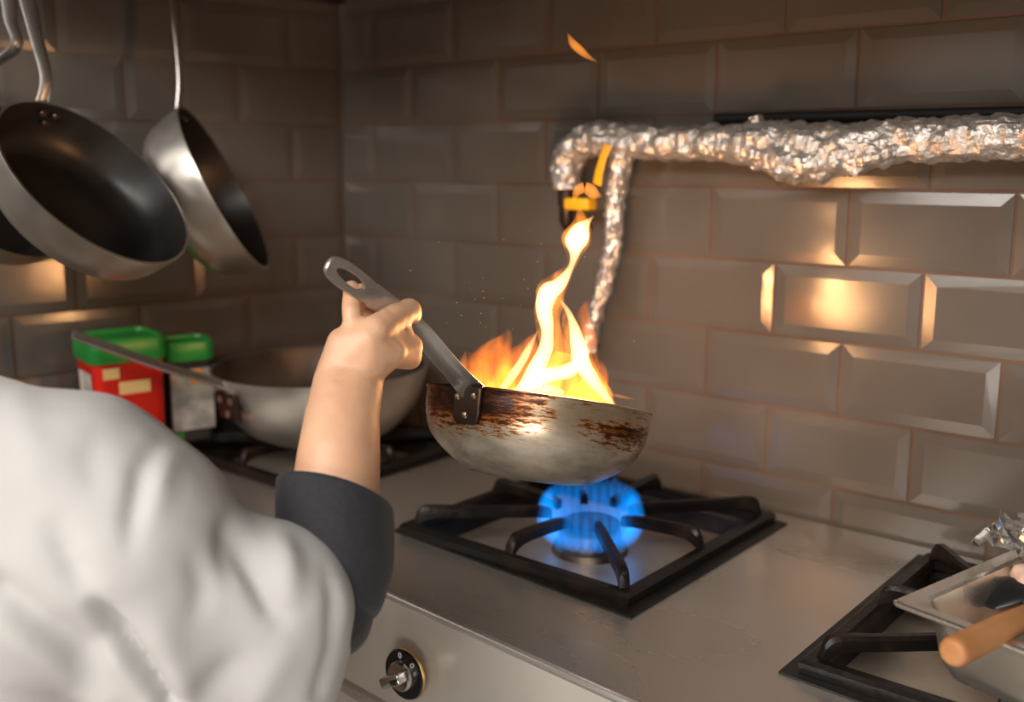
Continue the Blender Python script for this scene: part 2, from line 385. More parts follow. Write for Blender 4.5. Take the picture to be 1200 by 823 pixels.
# extractor hood over the range (above the picture)
t = thing('extractor_hood', 'dull steel extractor hood fixed above the gas range', 'hood', (.3, -.38, 1.668))
g = G(); g.extrude([(CX + .02, -.75, 1.668), (CX + .02, -.75, 1.78), (CX + .02, -.35, 2.15), (CX + .02, -.012, 2.15), (CX + .02, -.012, 2.10), (CX + .02, -.36, 2.10), (CX + .02, -.735, 1.76), (CX + .02, -.735, 1.668)], (2.5, 0, 0)); g.link('canopy', 'hood', t, smooth=False)
for x in (CX + .02, CX + 2.51):
    g = G(); g.extrude([(x, -.735, 1.67), (x, -.735, 1.77), (x, -.35, 2.14), (x, -.012, 2.14), (x, -.012, 1.67)], (.01, 0, 0)); g.link('side_panel', 'hood', t, smooth=False)

# ------------------------------------------------------------------ gas range
def W(x, y, z): return V((x, y * (1 + .13 * ((max(x, -.25) if y < -.5 else x) + .05)), z))        # the range stands a touch askew to the wall
XS = [-.845, -.796, -.420, -.235, .157, .333, .725, 1.30]
YF, YB0, YB1, YK = -.553, -.421, -.046, -.013
rng = thing('gas_range', 'stainless steel gas range along the tiled wall with square burner wells', 'stove', (.2, -.28, 0))
g = G()
def slab(x0, y0, x1, y1, z0=TOP - .012, z1=TOP):
    vs = [W(x, y, z) for z in (z0, z1) for x, y in ((x0, y0), (x1, y0), (x1, y1), (x0, y1))]
    g.add(vs, [(0, 3, 2, 1), (4, 5, 6, 7), (0, 1, 5, 4), (1, 2, 6, 5), (2, 3, 7, 6), (3, 0, 4, 7)])
XL = XS[0]
slab(XL + .005, YF, -.25, YB0); slab(-.25, YF, XS[-1], YB0); slab(-.775, YB1, XS[-1], YK)
for a, b in ((0, 1), (2, 3), (4, 5), (6, 7)): slab(XS[a] + (.055 if a == 0 else 0), YB0, XS[b], YB1)
g.link('worktop', 'steel', rng, smooth=False)
# front edge roll, control panel, recess, door
g = G(); g.tube([W(x, YF, TOP - .004) for x in (XL + .005, -.25, XS[-1])], .0055, 12); g.link('front_edge', 'edge', rng)
FP = YF - .004
def fpanel(z0, z1, ya, yb, mt, name, x0=XL + .01, x1=XS[-1], off=0):
    gg = G(); rs = []
    for x in (x0, -.25, x1):
        rs.append([W(x, ya, z0), W(x, yb, z1), W(x, yb, z1) + V((0, .02, 0)), W(x, ya, z0) + V((0, .02, 0))])
    gg.rings(rs); return gg.link(name, mt, rng, smooth=False)
fpanel(.766, TOP - .005, FP - .004, FP + .001, 'fascia', 'control_panel')
fpanel(.745, .766, FP + .04, FP + .04, 'dark', 'recess')
fpanel(.16, .745, FP - .004, FP - .004, 'fascia', 'oven_door')
fpanel(.0, .16, FP + .05, FP + .05, 'dark', 'plinth')
g = G()
g.add([W(x, y, z) for z in (0.0, TOP - .05) for x, y in ((XS[0] + .05, FP + .03), (XS[-1], FP + .03), (XS[-1], YK), (-.775, YK))], [(0, 3, 2, 1), (4, 5, 6, 7), (0, 1, 5, 4), (1, 2, 6, 5), (2, 3, 7, 6), (3, 0, 4, 7)]); g.link('carcass', 'steel', rng, smooth=False)
WELLS = [(XS[1], XS[2]), (XS[3], XS[4]), (XS[5], XS[6])]
BCY = -.2335
for bi, (x0, x1) in enumerate(WELLS):
    # enamel flange and well walls
    g = G(); fl = .017; zt = TOP + .0025; zb = TOP - .032
    def rect(ins, z): return [W(x0 + ins, YB0 + ins, z), W(x1 - ins, YB0 + ins, z), W(x1 - ins, YB1 - ins, z), W(x0 + ins, YB1 - ins, z)]
    g.rings([rect(0, TOP - .011), rect(0, zt), rect(fl, zt), rect(fl + .004, TOP - .004), rect(fl + .006, zb)], cap=False)
    g.link('well_flange', 'enamel', rng, smooth=False)
    g = G(); g.add(rect(fl + .002, zb + .002) + rect(fl + .002, zb), [(0, 1, 2, 3), (7, 6, 5, 4), (0, 4, 5, 1), (1, 5, 6, 2), (2, 6, 7, 3), (3, 7, 4, 0)]); g.link('drip_tray', 'tray', rng, smooth=False)
    c = W((x0 + x1) / 2, BCY, 0); c.z = TOP
    mw = Matrix.Translation(c)
    g = G(); g.lathe([(.0, -.030), (.052, -.030), (.050, -.022), (.043, -.020), (.041, .000), (.036, .004), (.0, .004)], 40, mw=mw); bh = g.link('burner_head', 'burner', rng)
    g = G(); g.lathe([(.0, .0035), (.034, .0035), (.040, .006), (.040, .010), (.034, .013), (.0, .015)], 40, mw=mw); g.link('burner_cap', 'bracket', bh)
BC = [V((*(W((a + b) / 2, BCY, 0).xy), TOP)) for a, b in WELLS]

# knobs
def knob(x, z):
    c = W(x, FP - .003, z) ; mw = frame(c, V((0, 0, 1)), V((0, -1, 0)))     # local z out of the panel, local x up
    g = G(); g.lathe([(0, 0), (.009, 0), (.009, .014), (0, .014)], 20, mw=mw); st = g.link('knob', 'brass', rng)
    g = G(); g.lathe([(0, .0125), (.0285, .0125), (.0295, .0135), (.0295, .0160), (.028, .0172)], 48, mw=mw); g.link('knob_plate_rim', 'brass', st)
    g = G(); g.lathe([(0, .0168), (.0290, .0168), (.0280, .0192), (.0, .0196)], 48, mw=mw); g.link('knob_plate', 'bezel', st)
    for ang in (0.15, -.75):
        p = V((math.cos(ang) * .0228, math.sin(ang) * .0228, .0200))
        g = G(); bm = bmesh.new()
        g.tube([mw @ (p + V((.0030 * math.cos(q) * math.cos(ang) - .0019 * math.sin(q) * math.sin(ang), .0030 * math.cos(q) * math.sin(ang) + .0019 * math.sin(q) * math.cos(ang), 0))) for q in [2 * PI * k / 16 for k in range(17)]], .0006, 6); g.link('zero_mark', 'white_mark', st); bm.free()
    g = G(); g.lathe([(0, .0194), (.0175, .0194), (.0172, .025), (.0155, .0275), (0, .028)], 40, mw=mw)
    mg = mw @ Matrix.Rotation(math.radians(-62), 4, 'Z')
    g.box((-.0165, -.0060, .024), (.0165, .0060, .041), bev=.0022, mw=mg); g.link('knob_grip', 'chrome', st)
    g = G(); g.box((.004, -.0012, .0405), (.0155, .0012, .0414), mw=mg); g.link('knob_pointer', 'bezel', st)
for x in (-.045, -.61, .52): knob(x, .826)

# ------------------------------------------------------------------ cast iron grates (one per well)
GZ = TOP + .0025
def grate_geo():
    g = G(); h = .181; w = .017; z0, z1 = .0005, .0145
    fr = lambda ins, z: [V((-h + ins, -h + ins, z)), V((h - ins, -h + ins, z)), V((h - ins, h - ins, z)), V((-h + ins, h - ins, z))]
    g.rings([fr(0, z0), fr(0, z1 - .004), fr(.004, z1), fr(w - .003, z1), fr(w, z1 - .003), fr(w, z0)], cap=False, loop=True)
    return g
def arm_geo(ang, r0, r1):
    g = G(); d = V((math.cos(ang), math.sin(ang), 0)); s = V((-d.y, d.x, 0))
    prof = spline([(r0, .009, .009), (r0 - .008, .025, .015), (r0 - .026, .030, .012), (r0 - .07, .0285, .011), (r1 + .02, .026, .011), (r1, .022, .010)], 4)
    rs = []
    for r, zc, hh in prof:
        p = d * r; wv = .0062 * (1 if r > r1 + .02 else .85)
        rs.append([p + s * (wv * a) + V((0, 0, zc + hh * .75 * b)) for a, b in ((-1, -1), (1, -1), (1, .35), (.55, .8), (-.55, .8), (-1, .35))])
    g.rings(rs); return g
def make_grate(c, label):
    mw = Matrix.Translation(V((c.x, c.y, GZ))); t = thing('burner_grate', label, 'grate', mw, 'cast iron grates over the burner wells')
    g = grate_geo(); g.v = [mw @ v for v in g.v]; g.link('frame', 'iron', t, angle=30)
    for k in range(8):
        a = -PI / 2 + k * PI / 4; r0 = .172 if k % 2 == 0 else .236
        g = arm_geo(a, r0, .052); g.v = [mw @ v for v in g.v]; g.link('arm', 'iron', t, angle=30)
    return t
gr = make_grate(BC[1], 'black cast iron grate over the burning blue burner below the flaming pan')
for i, lab in ((0, 'black cast iron grate under the big pale pan by the corner'), (2, 'black cast iron grate under the steel food container')):
    c = tree_copy(gr); c.location = (BC[i].x, BC[i].y, GZ); c['label'] = lab; WM[c.name] = Matrix.Translation(c.location)

# blue gas flame
t = thing('gas_flame', 'blue gas flame ring burning on the middle burner', 'flame', BC[1] + V((0, 0, .004)))
NJ = 30
for k in range(NJ):
    a = 2 * PI * (k + .5) / NJ; d = V((math.cos(a), math.sin(a), 0)); hgt = random.uniform(.050, .064)
    pts = [(0.038, -.002, .0030), (.049, -.006, .0085), (.058, .001, .0115), (.062, .016, .0120), (.061, .032, .0105), (.058, .034 + (hgt - .034) * .55, .0075), (.054, hgt, .0015)]
    g = G(); sp = spline(pts, 3); g.tube([BC[1] + d * p[0] + V((0, 0, p[1])) for p in sp], [p[2] for p in sp], 10, flat=(1.0, 1.0)); g.link('jet', 'fl_blue', t)

# ------------------------------------------------------------------ pans
def bowl(prof_out, th, seg=72, rim_r=.0):
    """closed wall: outside profile from rim down to centre, inside offset by th"""
    return prof_out, [(max(r - th * 1.05, 0), z + th * (1 if r < prof_out[0][0] * .8 else .25)) for r, z in prof_out][::-1]
def ribbon(g, pts, wvec, widths, thick, mi=0, u=0.0, cap=True):
    """flat bar with rounded edges along pts; wvec(i) direction of the width, u = how far the edges fold down"""
    n = len(pts); rs = []
    for i, p in enumerate(pts):
        t = (pts[min(i + 1, n - 1)] - pts[max(i - 1, 0)]).normalized(); w = wvec(i) if callable(wvec) else V(wvec)
        w = (w - t * w.dot(t)).normalized(); nn = t.cross(w); hw = widths[i] / 2; th = thick[i] if isinstance(thick, list) else thick
        ring = []
        K = 9
        uu = u[i] if isinstance(u, list) else u
        top = []
        for k in range(K):
            s = -1 + 2 * k / (K - 1); top.append(p + w * (hw * s) - nn * (uu * hw * s * s))
        ring = [q + nn * (th / 2 * (1 - .55 * (abs(-1 + 2 * k / (K - 1)) > .99))) for k, q in enumerate(top)] + [q - nn * (th / 2 * (1 - .55 * (abs(-1 + 2 * k / (K - 1)) > .99))) for k, q in list(enumerate(top))[::-1]]
        rs.append(ring)
    return g.rings(rs, cap=cap)

# --- the flaming pan held by the chef
PD = 1.165
pc = P(632, 468, PD)
vd = D(632, 468).normalized()
r0 = (RT - vd * RT.dot(vd)).normalized(); u0 = r0.cross(vd)
rl = math.radians(7.6)
e1 = (r0 * math.cos(rl) - u0 * math.sin(rl)).normalized()
e2 = (vd - u0 * .045).normalized(); e2 = (e2 - e1 * e2.dot(e1)).normalized()
nrm = e1.cross(e2)
if nrm.z < 0: nrm = -nrm
PM = frame(pc, e1, nrm)
hr = (e1 * -.565 - e2 * .825).normalized()          # handle direction round the pan
inv3 = PM.to_3x3().inverted()
STAIN = tuple((inv3 @ (e1 * -.64 - e2 * .77)).normalized()); STAIN2 = tuple((inv3 @ (e1 * .80 - e2 * .60)).normalized())
M['scorched'] = pan_scorched()
pan = thing('frying_pan', 'scorched deep aluminium pan held over the burner with flames inside', 'pan', PM)
RR = .1275
out = [(RR + .0012, .0), (RR + .0016, -.0016), (RR, -.004), (RR - .0005, -.018), (RR - .003, -.034), (RR - .009, -.050), (RR - .021, -.064), (RR - .038, -.077), (RR - .055, -.086), (RR - .070, -.0905), (.04, -.092), (0, -.0925)]
inn = [(RR - .0015, .0006), (RR - .0028, -.004), (RR - .0035, -.018), (RR - .006, -.034), (RR - .012, -.049), (RR - .0245, -.062), (RR - .041, -.074), (RR - .058, -.0825), (RR - .072, -.0865), (.04, -.088), (0, -.0885)]
oo = spline(out, 3)
g = G(); g.lathe(oo[::-1] + [inn[0]], 96, mw=PM); g.f = g.f[:-1]; g.i = g.i[:-1]; g.link('pan_wall', 'scorched', pan)
g = G(); g.lathe(spline(inn, 2), 96, mw=PM); g.f = g.f[1:] if False else g.f; 
# no lid: drop the cap on the rim side
g.f = [f for f in g.f if not (len(f) > 10 and abs((PM.inverted() @ g.v[f[0]]).z) < .01)]; g.i = [0] * len(g.f); g.link('pan_inside', 'seasoned', pan)
# handle lies in the plane through the pan axis
hpn = hr.cross(nrm).normalized()
A = pc + hr * (RR + .001) + nrm * -.004
hpix = [(565, 462), (545, 446), (520, 420), (493, 390), (465, 366), (435, 345), (408, 325), (384, 309)]
hp3 = [onplane(a, b, A, hpn) for a, b in hpix]
hpt = [V(q) for q in spline(hp3, 6)]
dep = [(p[0], depth(q)) for p, q in zip(hpix, hp3)]
def hd(px):
    d = sorted(dep)
    if px <= d[0][0]: return d[0][1]
    for (a, x), (b, y) in zip(d, d[1:]):
        if px <= b: return x + (y - x) * (px - a) / (b - a)
    return d[-1][1]
# width direction turns from level at the pan to tipped towards the cook at the end
n = len(hpt); side = hpn
def wv(i):
    s = i / (n - 1); a = math.radians(34 + 40 * min(1, s * 1.2)); t = (hpt[min(i + 1, n - 1)] - hpt[max(i - 1, 0)]).normalized()
    k = t.cross(side).normalized()
    if k.dot(UP) < 0: k = -k
    return side * math.cos(a) * SG + k * math.sin(a)
SG = 1 if side.dot(FW) < 0 else -1
# split off the last stretch for the eye of the handle
ie = n - 15
g = G(); wd = [.030 + (.021 - .030) * min(1, i / 10) + (.006 * max(0, (i - 24) / (n - 24))) for i in range(n)]
uu = [.75 * max(.12, 1 - i / 26) for i in range(n)]
ribbon(g, hpt[:ie + 3], lambda i: wv(i), wd[:ie + 3], .0042, u=uu[:ie + 3])
# the eye: two-sided loop (slot cut through)
eo = []; ei = []
def cr(i, s, off): 
    t = (hpt[min(i + 1, n - 1)] - hpt[max(i - 1, 0)]).normalized(); w = wv(i); w = (w - t * w.dot(t)).normalized(); return hpt[i] + w * s, t.cross(w)
tip_i = list(range(ie, n))
NN = 40
def eyept(th, rx, ry, cx):
    # local coords: along handle (x), across (y)
    return cx + rx * math.cos(th), ry * math.sin(th)
Lh = sum((hpt[i + 1] - hpt[i]).length for i in range(ie, n - 1))
def at(x):
    acc = 0
    for i in range(ie, n - 1):
        l = (hpt[i + 1] - hpt[i]).length
        if acc + l >= x: 
            f = (x - acc) / l; return hpt[i].lerp(hpt[i + 1], f), i
        acc += l
    t = (hpt[-1] - hpt[-2]).normalized(); return hpt[-1] + t * (x - acc), n - 1
rsL = []
for k in range(NN):
    th = 2 * PI * k / NN
    xo = Lh / 2 + (Lh / 2 + .001) * math.copysign(abs(math.cos(th)) ** .8, math.cos(th)); yo = .0138 * math.copysign(abs(math.sin(th)) ** .62, math.sin(th)) * (0.80 + .2 * (xo / Lh))
    if math.cos(th) < -.9: yo *= 1.0
    xi = Lh * .60 + Lh * .265 * math.cos(th); yi = .0050 * math.copysign(abs(math.sin(th)) ** .9, math.sin(th)) * (1 - .25 * math.cos(th))
    ring = []
    for x, y, hgt in ((xo, yo, .0012), (xo * .985 + Lh * .0075, yo * .93, .0024), (xi, yi * 1.15, .0024), (xi, yi, .0012), (xi, yi, -.0012), (xi, yi * 1.15, -.0024), (xo * .985 + Lh * .0075, yo * .93, -.0024), (xo, yo, -.0012)):
        p, i = at(max(x, 0)); q, nn = cr(i, y, 0)
        w = (q - hpt[i]); ring.append(p + w + nn * hgt)
    rsL.append(ring)
g.rings(rsL, cap=False, loop=True)
hobj = g.link('handle', 'handle', pan)
# bracket plate riveted on the wall
g = G(); plate = []
def onwall(da, z, off):
    ca = math.atan2((inv3 @ hr).y, (inv3 @ hr).x) + da
    r = RR
    for (ra, za), (rb, zb) in zip(oo, oo[1:]):
        if zb <= z <= za and za != zb and za <= -.002: r = ra + (rb - ra) * (z - za) / (zb - za); break
    return PM @ V((math.cos(ca) * (r + off), math.sin(ca) * (r + off), z))
rows = []
for z in [.000, -.004, -.012, -.020, -.028, -.036, -.040]:
    hw = .135 if z > -.03 else (.12 if z > -.038 else .085)
    rows.append([onwall(-hw + 2 * hw * k / 10, z, .0042) for k in range(11)])
g.rings(rows, closed=False)
g2 = [[onwall(-.135 * s + 2 * .135 * s * k / 10, z, -.0005) for k in range(11)] for z, s in ((.0, 1), (-.02, 1), (-.04, .65))]
bob = G(); bob.rings(rows, closed=False); bk = bob
bracket = bk.link('bracket', 'bracket', pan)
sol = bracket.modifiers.new('thick', 'SOLIDIFY'); sol.thickness = .0032; sol.offset = 0
for da, z in ((-.085, -.013), (.075, -.011), (.0, -.031)):
    p = onwall(da, z, .0055); nn = (p - PM @ V((0, 0, z))).normalized(); mw = frame(p, nrm, nn)
    g = G(); g.lathe([(0, -.002), (.0040, -.002), (.0040, .0004), (.0028, .0020), (0, .0026)], 16, mw=mw); g.link('rivet', 'rivet', bracket)
# food in the pan
cont = G()
for k in range(9):
    a = random.uniform(0, 6.28); r = random.uniform(0, .06); s = random.uniform(.010, .016)
    q = PM @ V((r * math.cos(a), r * math.sin(a), -.0885 + s * .8)); 
    g = G(); hull(g, [(q + V((random.uniform(-.012, .012), random.uniform(-.012, .012), random.uniform(-.003, .003))), s * random.uniform(.6, .9)) for _ in range(4)], 2)
    tag(g.link('meat_chunk', 'darkmeat'), 'browned chunk of meat frying inside the flaming pan', 'food', 'meat chunks in the flaming pan')

# --- fire in the pan: closed tongues of glowing gas
def tongue(name, pts, mt, dz, parent, fl=.6, seg=14, n=5):
    sp = spline(pts, n); g = G(); ps = []; rr = []
    for p in sp:
        d = dz + (p[3] if len(p) > 3 else 0); w = max(p[2], .4) / 2 / FPX * d
        ps.append(P(p[0], p[1], d)); rr.append(w)
    wob = random.uniform(0, 9)
    def fn(q, c, i, k):
        e = noise.noise(q * 45 + V((wob, 0, 0))) * .28; return c + (q - c) * (1 + e)
    g.tube(ps, rr, seg, flat=(1, fl), ref=RT, fn=fn); return g.link(name, mt, parent)
fire = thing('fire', 'tall orange and white flames leaping out of the frying pan', 'fire', PM @ Matrix.Translation(V((0, 0, -.05))))
FD = PD
I4 = [
 ('fl_white', 0.0, .55, [(598, 468, 10), (612, 455, 16), (626, 438, 19), (637, 414, 20), (642, 388, 15), (638, 364, 20), (643, 344, 25), (655, 334, 17), (668, 315, 8), (673, 299, 12), (675, 284, 26), (681, 270, 22), (688, 261, 9), (696, 253, 1)]),
 ('fl_white', -.015, .55, [(657, 352, 2), (666, 366, 7), (673, 384, 13), (678, 404, 18), (682, 424, 22), (693, 444, 17), (707, 462, 11), (722, 478, 4)]),
 ('fl_white', -.02, .6, [(606, 461, 6), (622, 449, 15), (642, 441, 18), (662, 436, 18), (680, 424, 12), (690, 412, 3)]),
 ('fl_white', .02, .5, [(582, 468, 6), (592, 452, 9), (606, 432, 11), (619, 410, 8), (630, 388, 2)]),
 ('fl_white', .01, .5, [(600, 470, 8), (620, 459, 12), (640, 455, 12), (660, 462, 8)]),
 ('fl_yellow', .01, .6, [(655, 476, 84), (655, 458, 80), (655, 440, 66), (650, 420, 44), (645, 398, 32), (641, 372, 30), (644, 346, 34), (656, 330, 24), (668, 313, 13), (673, 297, 20), (676, 282, 36), (680, 266, 28), (680, 252, 12), (677, 243, 2)]),
 ('fl_yellow', .0, .55, [(695, 478, 50), (690, 455, 46), (682, 430, 36), (676, 405, 28), (669, 384, 20), (661, 362, 9), (656, 350, 2)]),
 ('fl_orange', .03, .9, [(566, 474, 76), (570, 452, 74), (575, 432, 60), (585, 412, 38), (593, 397, 18), (597, 387, 3)]),
 ('fl_orange', .04, .9, [(605, 474, 70), (606, 450, 66), (612, 426, 46), (621, 406, 24), (628, 391, 4)]),
 ('fl_orange', .03, .9, [(672, 480, 96), (668, 455, 88), (664, 436, 60), (668, 415, 40)]),
 ('fl_yellow', .05, .6, [(536, 468, 16), (538, 450, 18), (541, 432, 12), (546, 412, 2)]),
 ('fl_orange', .02, .6, [(692, 440, 24), (689, 415, 26), (685, 392, 24), (682, 374, 18), (686, 360, 10), (690, 350, 2)]),
 ('fl_orange', .05, .6, [(697, 468, 20), (704, 446, 20), (702, 430, 14), (694, 416, 3)]),
 ('fl_yellow', .02, .6, [(548, 456, 10), (560, 448, 18), (572, 452, 10)]),
]
for mt, dz, fl, pts in I4: tongue('flame_tongue', pts, mt, FD + dz, fire, fl)
for lab, pts in (('small detached orange flame floating below the pipe valve', [(672, 236, 3), (677, 224, 12), (686, 220, 13), (696, 227, 14), (705, 230, 2)]),
                 ('small loose orange flame sliver near the top of the wall', [(665, 38, 1), (671, 50, 9), (681, 60, 11), (690, 67, 7), (701, 73, 1)]),
                 ('thin wisp of orange flame by the right of the pan rim', [(716, 462, 2), (728, 465, 4), (744, 468, 1)])):
    o = tongue('flame_wisp', pts, 'fl_small', FD, None, .6); tag(o, lab, 'flame', 'loose flames above the pan')
g = G()
for k in range(60):
    px = random.gauss(605, 55); py = random.uniform(270, 455)
    if py > 455 - 0.2 * abs(px - 640) and 560 < px < 720: continue
    bm = bmesh.new(); bmesh.ops.create_icosphere(bm, subdivisions=1, radius=random.uniform(.0004, .0009), matrix=Matrix.Translation(P(px, py, PD + random.uniform(-.06, .06)))); g.bm(bm)
o = g.link('sparks', 'spark'); o['kind'] = 'stuff'; tag(o, 'tiny orange sparks scattered in the air above the pan', 'sparks')

# --- big pan on the far burner
bz = TOP + .034
bpc = P(375, 428, 1.69); BZ = bpc.z
bd = depth(bpc)
bm_ = Matrix.Translation(V((bpc.x, bpc.y, bz)))
big = thing('large_frying_pan', 'large pale aluminium pan with sooty inside standing on the corner burner', 'pan', bm_)
BR = .5 * 250 / FPX * bd; hB = BZ - bz
print('BIG', bpc, BR, hB)
bo = [(BR, hB), (BR + .001, hB - .003), (BR - .006, hB * .76), (BR - .022, hB * .46), (BR - .050, hB * .20), (BR - .080, hB * .06), (BR - .105, 0.001), (.04, 0), (0, 0)]
bi_ = [(BR - .003, hB), (BR - .009, hB * .77), (BR - .025, hB * .48), (BR - .053, hB * .23), (BR - .083, hB * .09), (BR - .107, .006), (0, .005)]
g = G(); g.lathe(spline(bo, 3)[::-1] + [bi_[0]], 80, mw=bm_); g.f = g.f[:-1]; g.link('pan_wall', 'alu', big)
g = G(); g.lathe(spline(bi_, 3), 80, mw=bm_); g.f = [f for f in g.f if not (len(f) > 10 and (bm_.inverted() @ g.v[f[0]]).z > hB * .8)]; g.link('pan_inside', 'seasoned', big)
a0 = V((P(288, 462, bd - .10) - bpc).to_tuple()); a0.z = 0; a0.normalize()
s0 = V((bpc.x, bpc.y, BZ - .012)) + a0 * (BR - .002)
s1 = P(85, 394, depth(s0) - .13); s1b = P(180, 428, depth(s0) - .065)
hp = [V(q) for q in spline([s0 + V((0, 0, -.022)), s0 + a0 * .006 + V((0, 0, .002)), s0.lerp(s1b, .35) + V((0, 0, .002)), s1b, s1], 6)]
nn = len(hp); g = G(); sd = a0.cross(V((0, 0, 1))).normalized(); sd = (sd + V((0, 0, .55))).normalized()
ribbon(g, hp, sd, [.036 - .014 * min(1, i / 9) + .004 * max(0, (i - 15) / 9) for i in range(nn)], .006, u=.25); g.link('handle', 'handle', big)
pb = s0 + V((0, 0, -.024)); mw = frame(pb + a0 * -.001, V((0, 0, 1)), a0 + V((0, 0, -.15)))
g = G(); g.box((-.024, -.026, -.001), (.020, .026, .006), bev=.002, mw=mw); br = g.link('bracket', 'bracket', big)
for x, y in ((.008, -.014), (.008, .014), (-.014, 0)):
    g = G(); g.lathe([(0, 0), (.006, 0), (.006, .003), (.003, .005), (0, .0055)], 14, mw=mw @ Matrix.Translation(V((x, y, .005)))); g.link('rivet', 'rivet', br)

# --- hanging pans
def hanging_pan(name, label, center, e_major, e_n, R, hh, hook, hpix_pts, mo, mi, group='pans hanging by the left wall', hw=.024):
    """e_n: opening direction, e_major: a direction in the rim plane"""
    mw = frame(center, e_major, e_n); t = thing(name, label, 'pan', mw, group)
    o1 = spline([(R, 0), (R + .001, -.002), (R - .004, -hh * .35), (R - .012, -hh * .68), (R - .026, -hh * .90), (R - .045, -hh), (.04, -hh), (0, -hh)], 3)
    i1 = spline([(R - .0022, .0005), (R - .0065, -hh * .33), (R - .0145, -hh * .65), (R - .028, -hh * .85), (R - .047, -hh * .935), (0, -hh * .94)], 3)
    g = G(); g.lathe(o1[::-1] + [i1[0]], 72, mw=mw); g.f = g.f[:-1]; g.link('pan_wall', mo, t)
    g = G(); g.lathe(i1, 72, mw=mw); iv = mw.inverted(); g.f = [f for f in g.f if not (len(f) > 10 and abs((iv @ g.v[f[0]]).z) < .006)]; g.link('pan_inside', mi, t)
    pts = [V(q) for q in spline(hpix_pts, 6)]; n = len(pts)
    g = G(); wdir = (center - hook).cross(V(e_n)).normalized()
    ribbon(g, pts, wdir, [hw * (1.15 - .35 * math.sin(PI * min(1, i / n * 1.4))) for i in range(n)], .005, u=.25)
    top = pts[-1]; tv = (pts[-1] - pts[-2]).normalized(); wp = wdir - tv * wdir.dot(tv); wp.normalize()
    loop = [top + tv * (.016 - .016 * math.cos(a)) + wp * (.0095 * math.sin(a)) for a in [2 * PI * k / 24 for k in range(24)]]
    rs = []
    for k in range(24):
        q = loop[k]; c = sum(loop, V()) / 24; rd = (q - c).normalized(); ax = rd.cross(tv.cross(wp)).normalized(); nn = tv.cross(wp)
        rs.append([q + rd * (.003 * math.cos(b)) + nn * (.0026 * math.sin(b)) for b in [2 * PI * j / 8 for j in range(8)]])
    g.rings(rs, cap=False, loop=True); g.link('handle', 'handle', t)
    # rivets inside under the handle
    ra = (pts[0] - center); ra = (ra - V(e_n) * ra.dot(V(e_n))).normalized(); sx = V(e_n).normalized().cross(ra)
    for dx, dr in ((-.010, .0), (.010, .0), (0, -.014)):
        rr = R - .0105 + dr * .25; q = center + ra * rr + sx * dx + V(e_n).normalized() * (-.010 + dr * .9)
        g = G(); g.lathe([(0, -.001), (.0042, -.001), (.0038, .0018), (0, .0028)], 12, mw=frame(q, sx, -ra)); g.link('rivet', 'rivet', t)
    return t, top + tv * .016
def ell_frame(px, py, d, ang_major, ratio, updir):
    """rim ellipse centre, direction of its long axis in the picture (deg, down to the right), short/long ratio; updir=+1 opening to the viewer"""
    c = P(px, py, d); v = D(px, py).normalized(); r = (RT - v * RT.dot(v)).normalized(); u = r.cross(v)
    a = math.radians(ang_major); e = r * math.cos(a) - u * math.sin(a); q = r * math.sin(a) + u * math.cos(a)
    nn = -v * ratio * updir + q * math.sqrt(1 - ratio ** 2); return c, e, nn.normalized()
HR = .78
c, e, nn = ell_frame(115, 213, 1.30, 42, .475, 1)
rimtop = P(62, 121, 1.30 + .03)
ra_ = (rimtop - c); ra_ = (ra_ - nn * ra_.dot(nn)).normalized(); R1 = 124 / FPX * 1.30
at_ = c + ra_ * R1
hook = P(20, -70, 1.315)
t1, tp1 = hanging_pan('hanging_frying_pan', 'black lined aluminium frying pan hanging with its open side facing out', c, e, nn, R1, .070, hook,
    [at_ - nn * .020 + ra_ * -.004, at_ - nn * .012 + ra_ * .006, P(56, 92, depth(at_) - .0), P(44, 40, depth(at_) - .0), P(33, -10, depth(at_) - .002), hook], 'alu', 'nonstick')
c2, e2_, n2 = ell_frame(264, 221, 1.58, 64, .17, 1)
n2 = (n2).normalized()
rt2 = P(216, 128, 1.58); ra2 = (rt2 - c2); ra2 = (ra2 - n2 * ra2.dot(n2)).normalized(); R2 = 103 / FPX * 1.58
at2 = c2 + ra2 * R2; hook2 = P(201, -75, 1.58)
t2, tp2 = hanging_pan('hanging_frying_pan', 'steel frying pan hanging edge on, nearest the wall corner', c2, e2_, n2, R2, .080, hook2,
    [at2 - n2 * .016 + ra2 * -.004, at2 - n2 * .008 + ra2 * .008, P(212, 90, 1.58), P(207, 30, 1.58), P(203, -20, 1.58), hook2], 'rusty' if False else 'alu', 'nonstick', hw=.02)
c3, e3_, n3 = ell_frame(-14, 196, 1.42, 48, .55, 1)
R3 = 126 / FPX * 1.42
rt3 = P(14, 96, 1.42); ra3 = (rt3 - c3); ra3 = (ra3 - n3 * ra3.dot(n3)).normalized(); at3 = c3 + ra3 * R3; hook3 = P(7, -75, 1.40)
t3, tp3 = hanging_pan('hanging_frying_pan', 'heat stained frying pan hanging behind the front one at the left edge', c3, e3_, n3, R3, .055, hook3,
    [at3 - n3 * .016 + ra3 * -.004, at3 - n3 * .008 + ra3 * .008, P(17, 60, 1.41), P(14, 20, 1.405), P(10, -30, 1.40), hook3], 'rusty', 'nonstick')
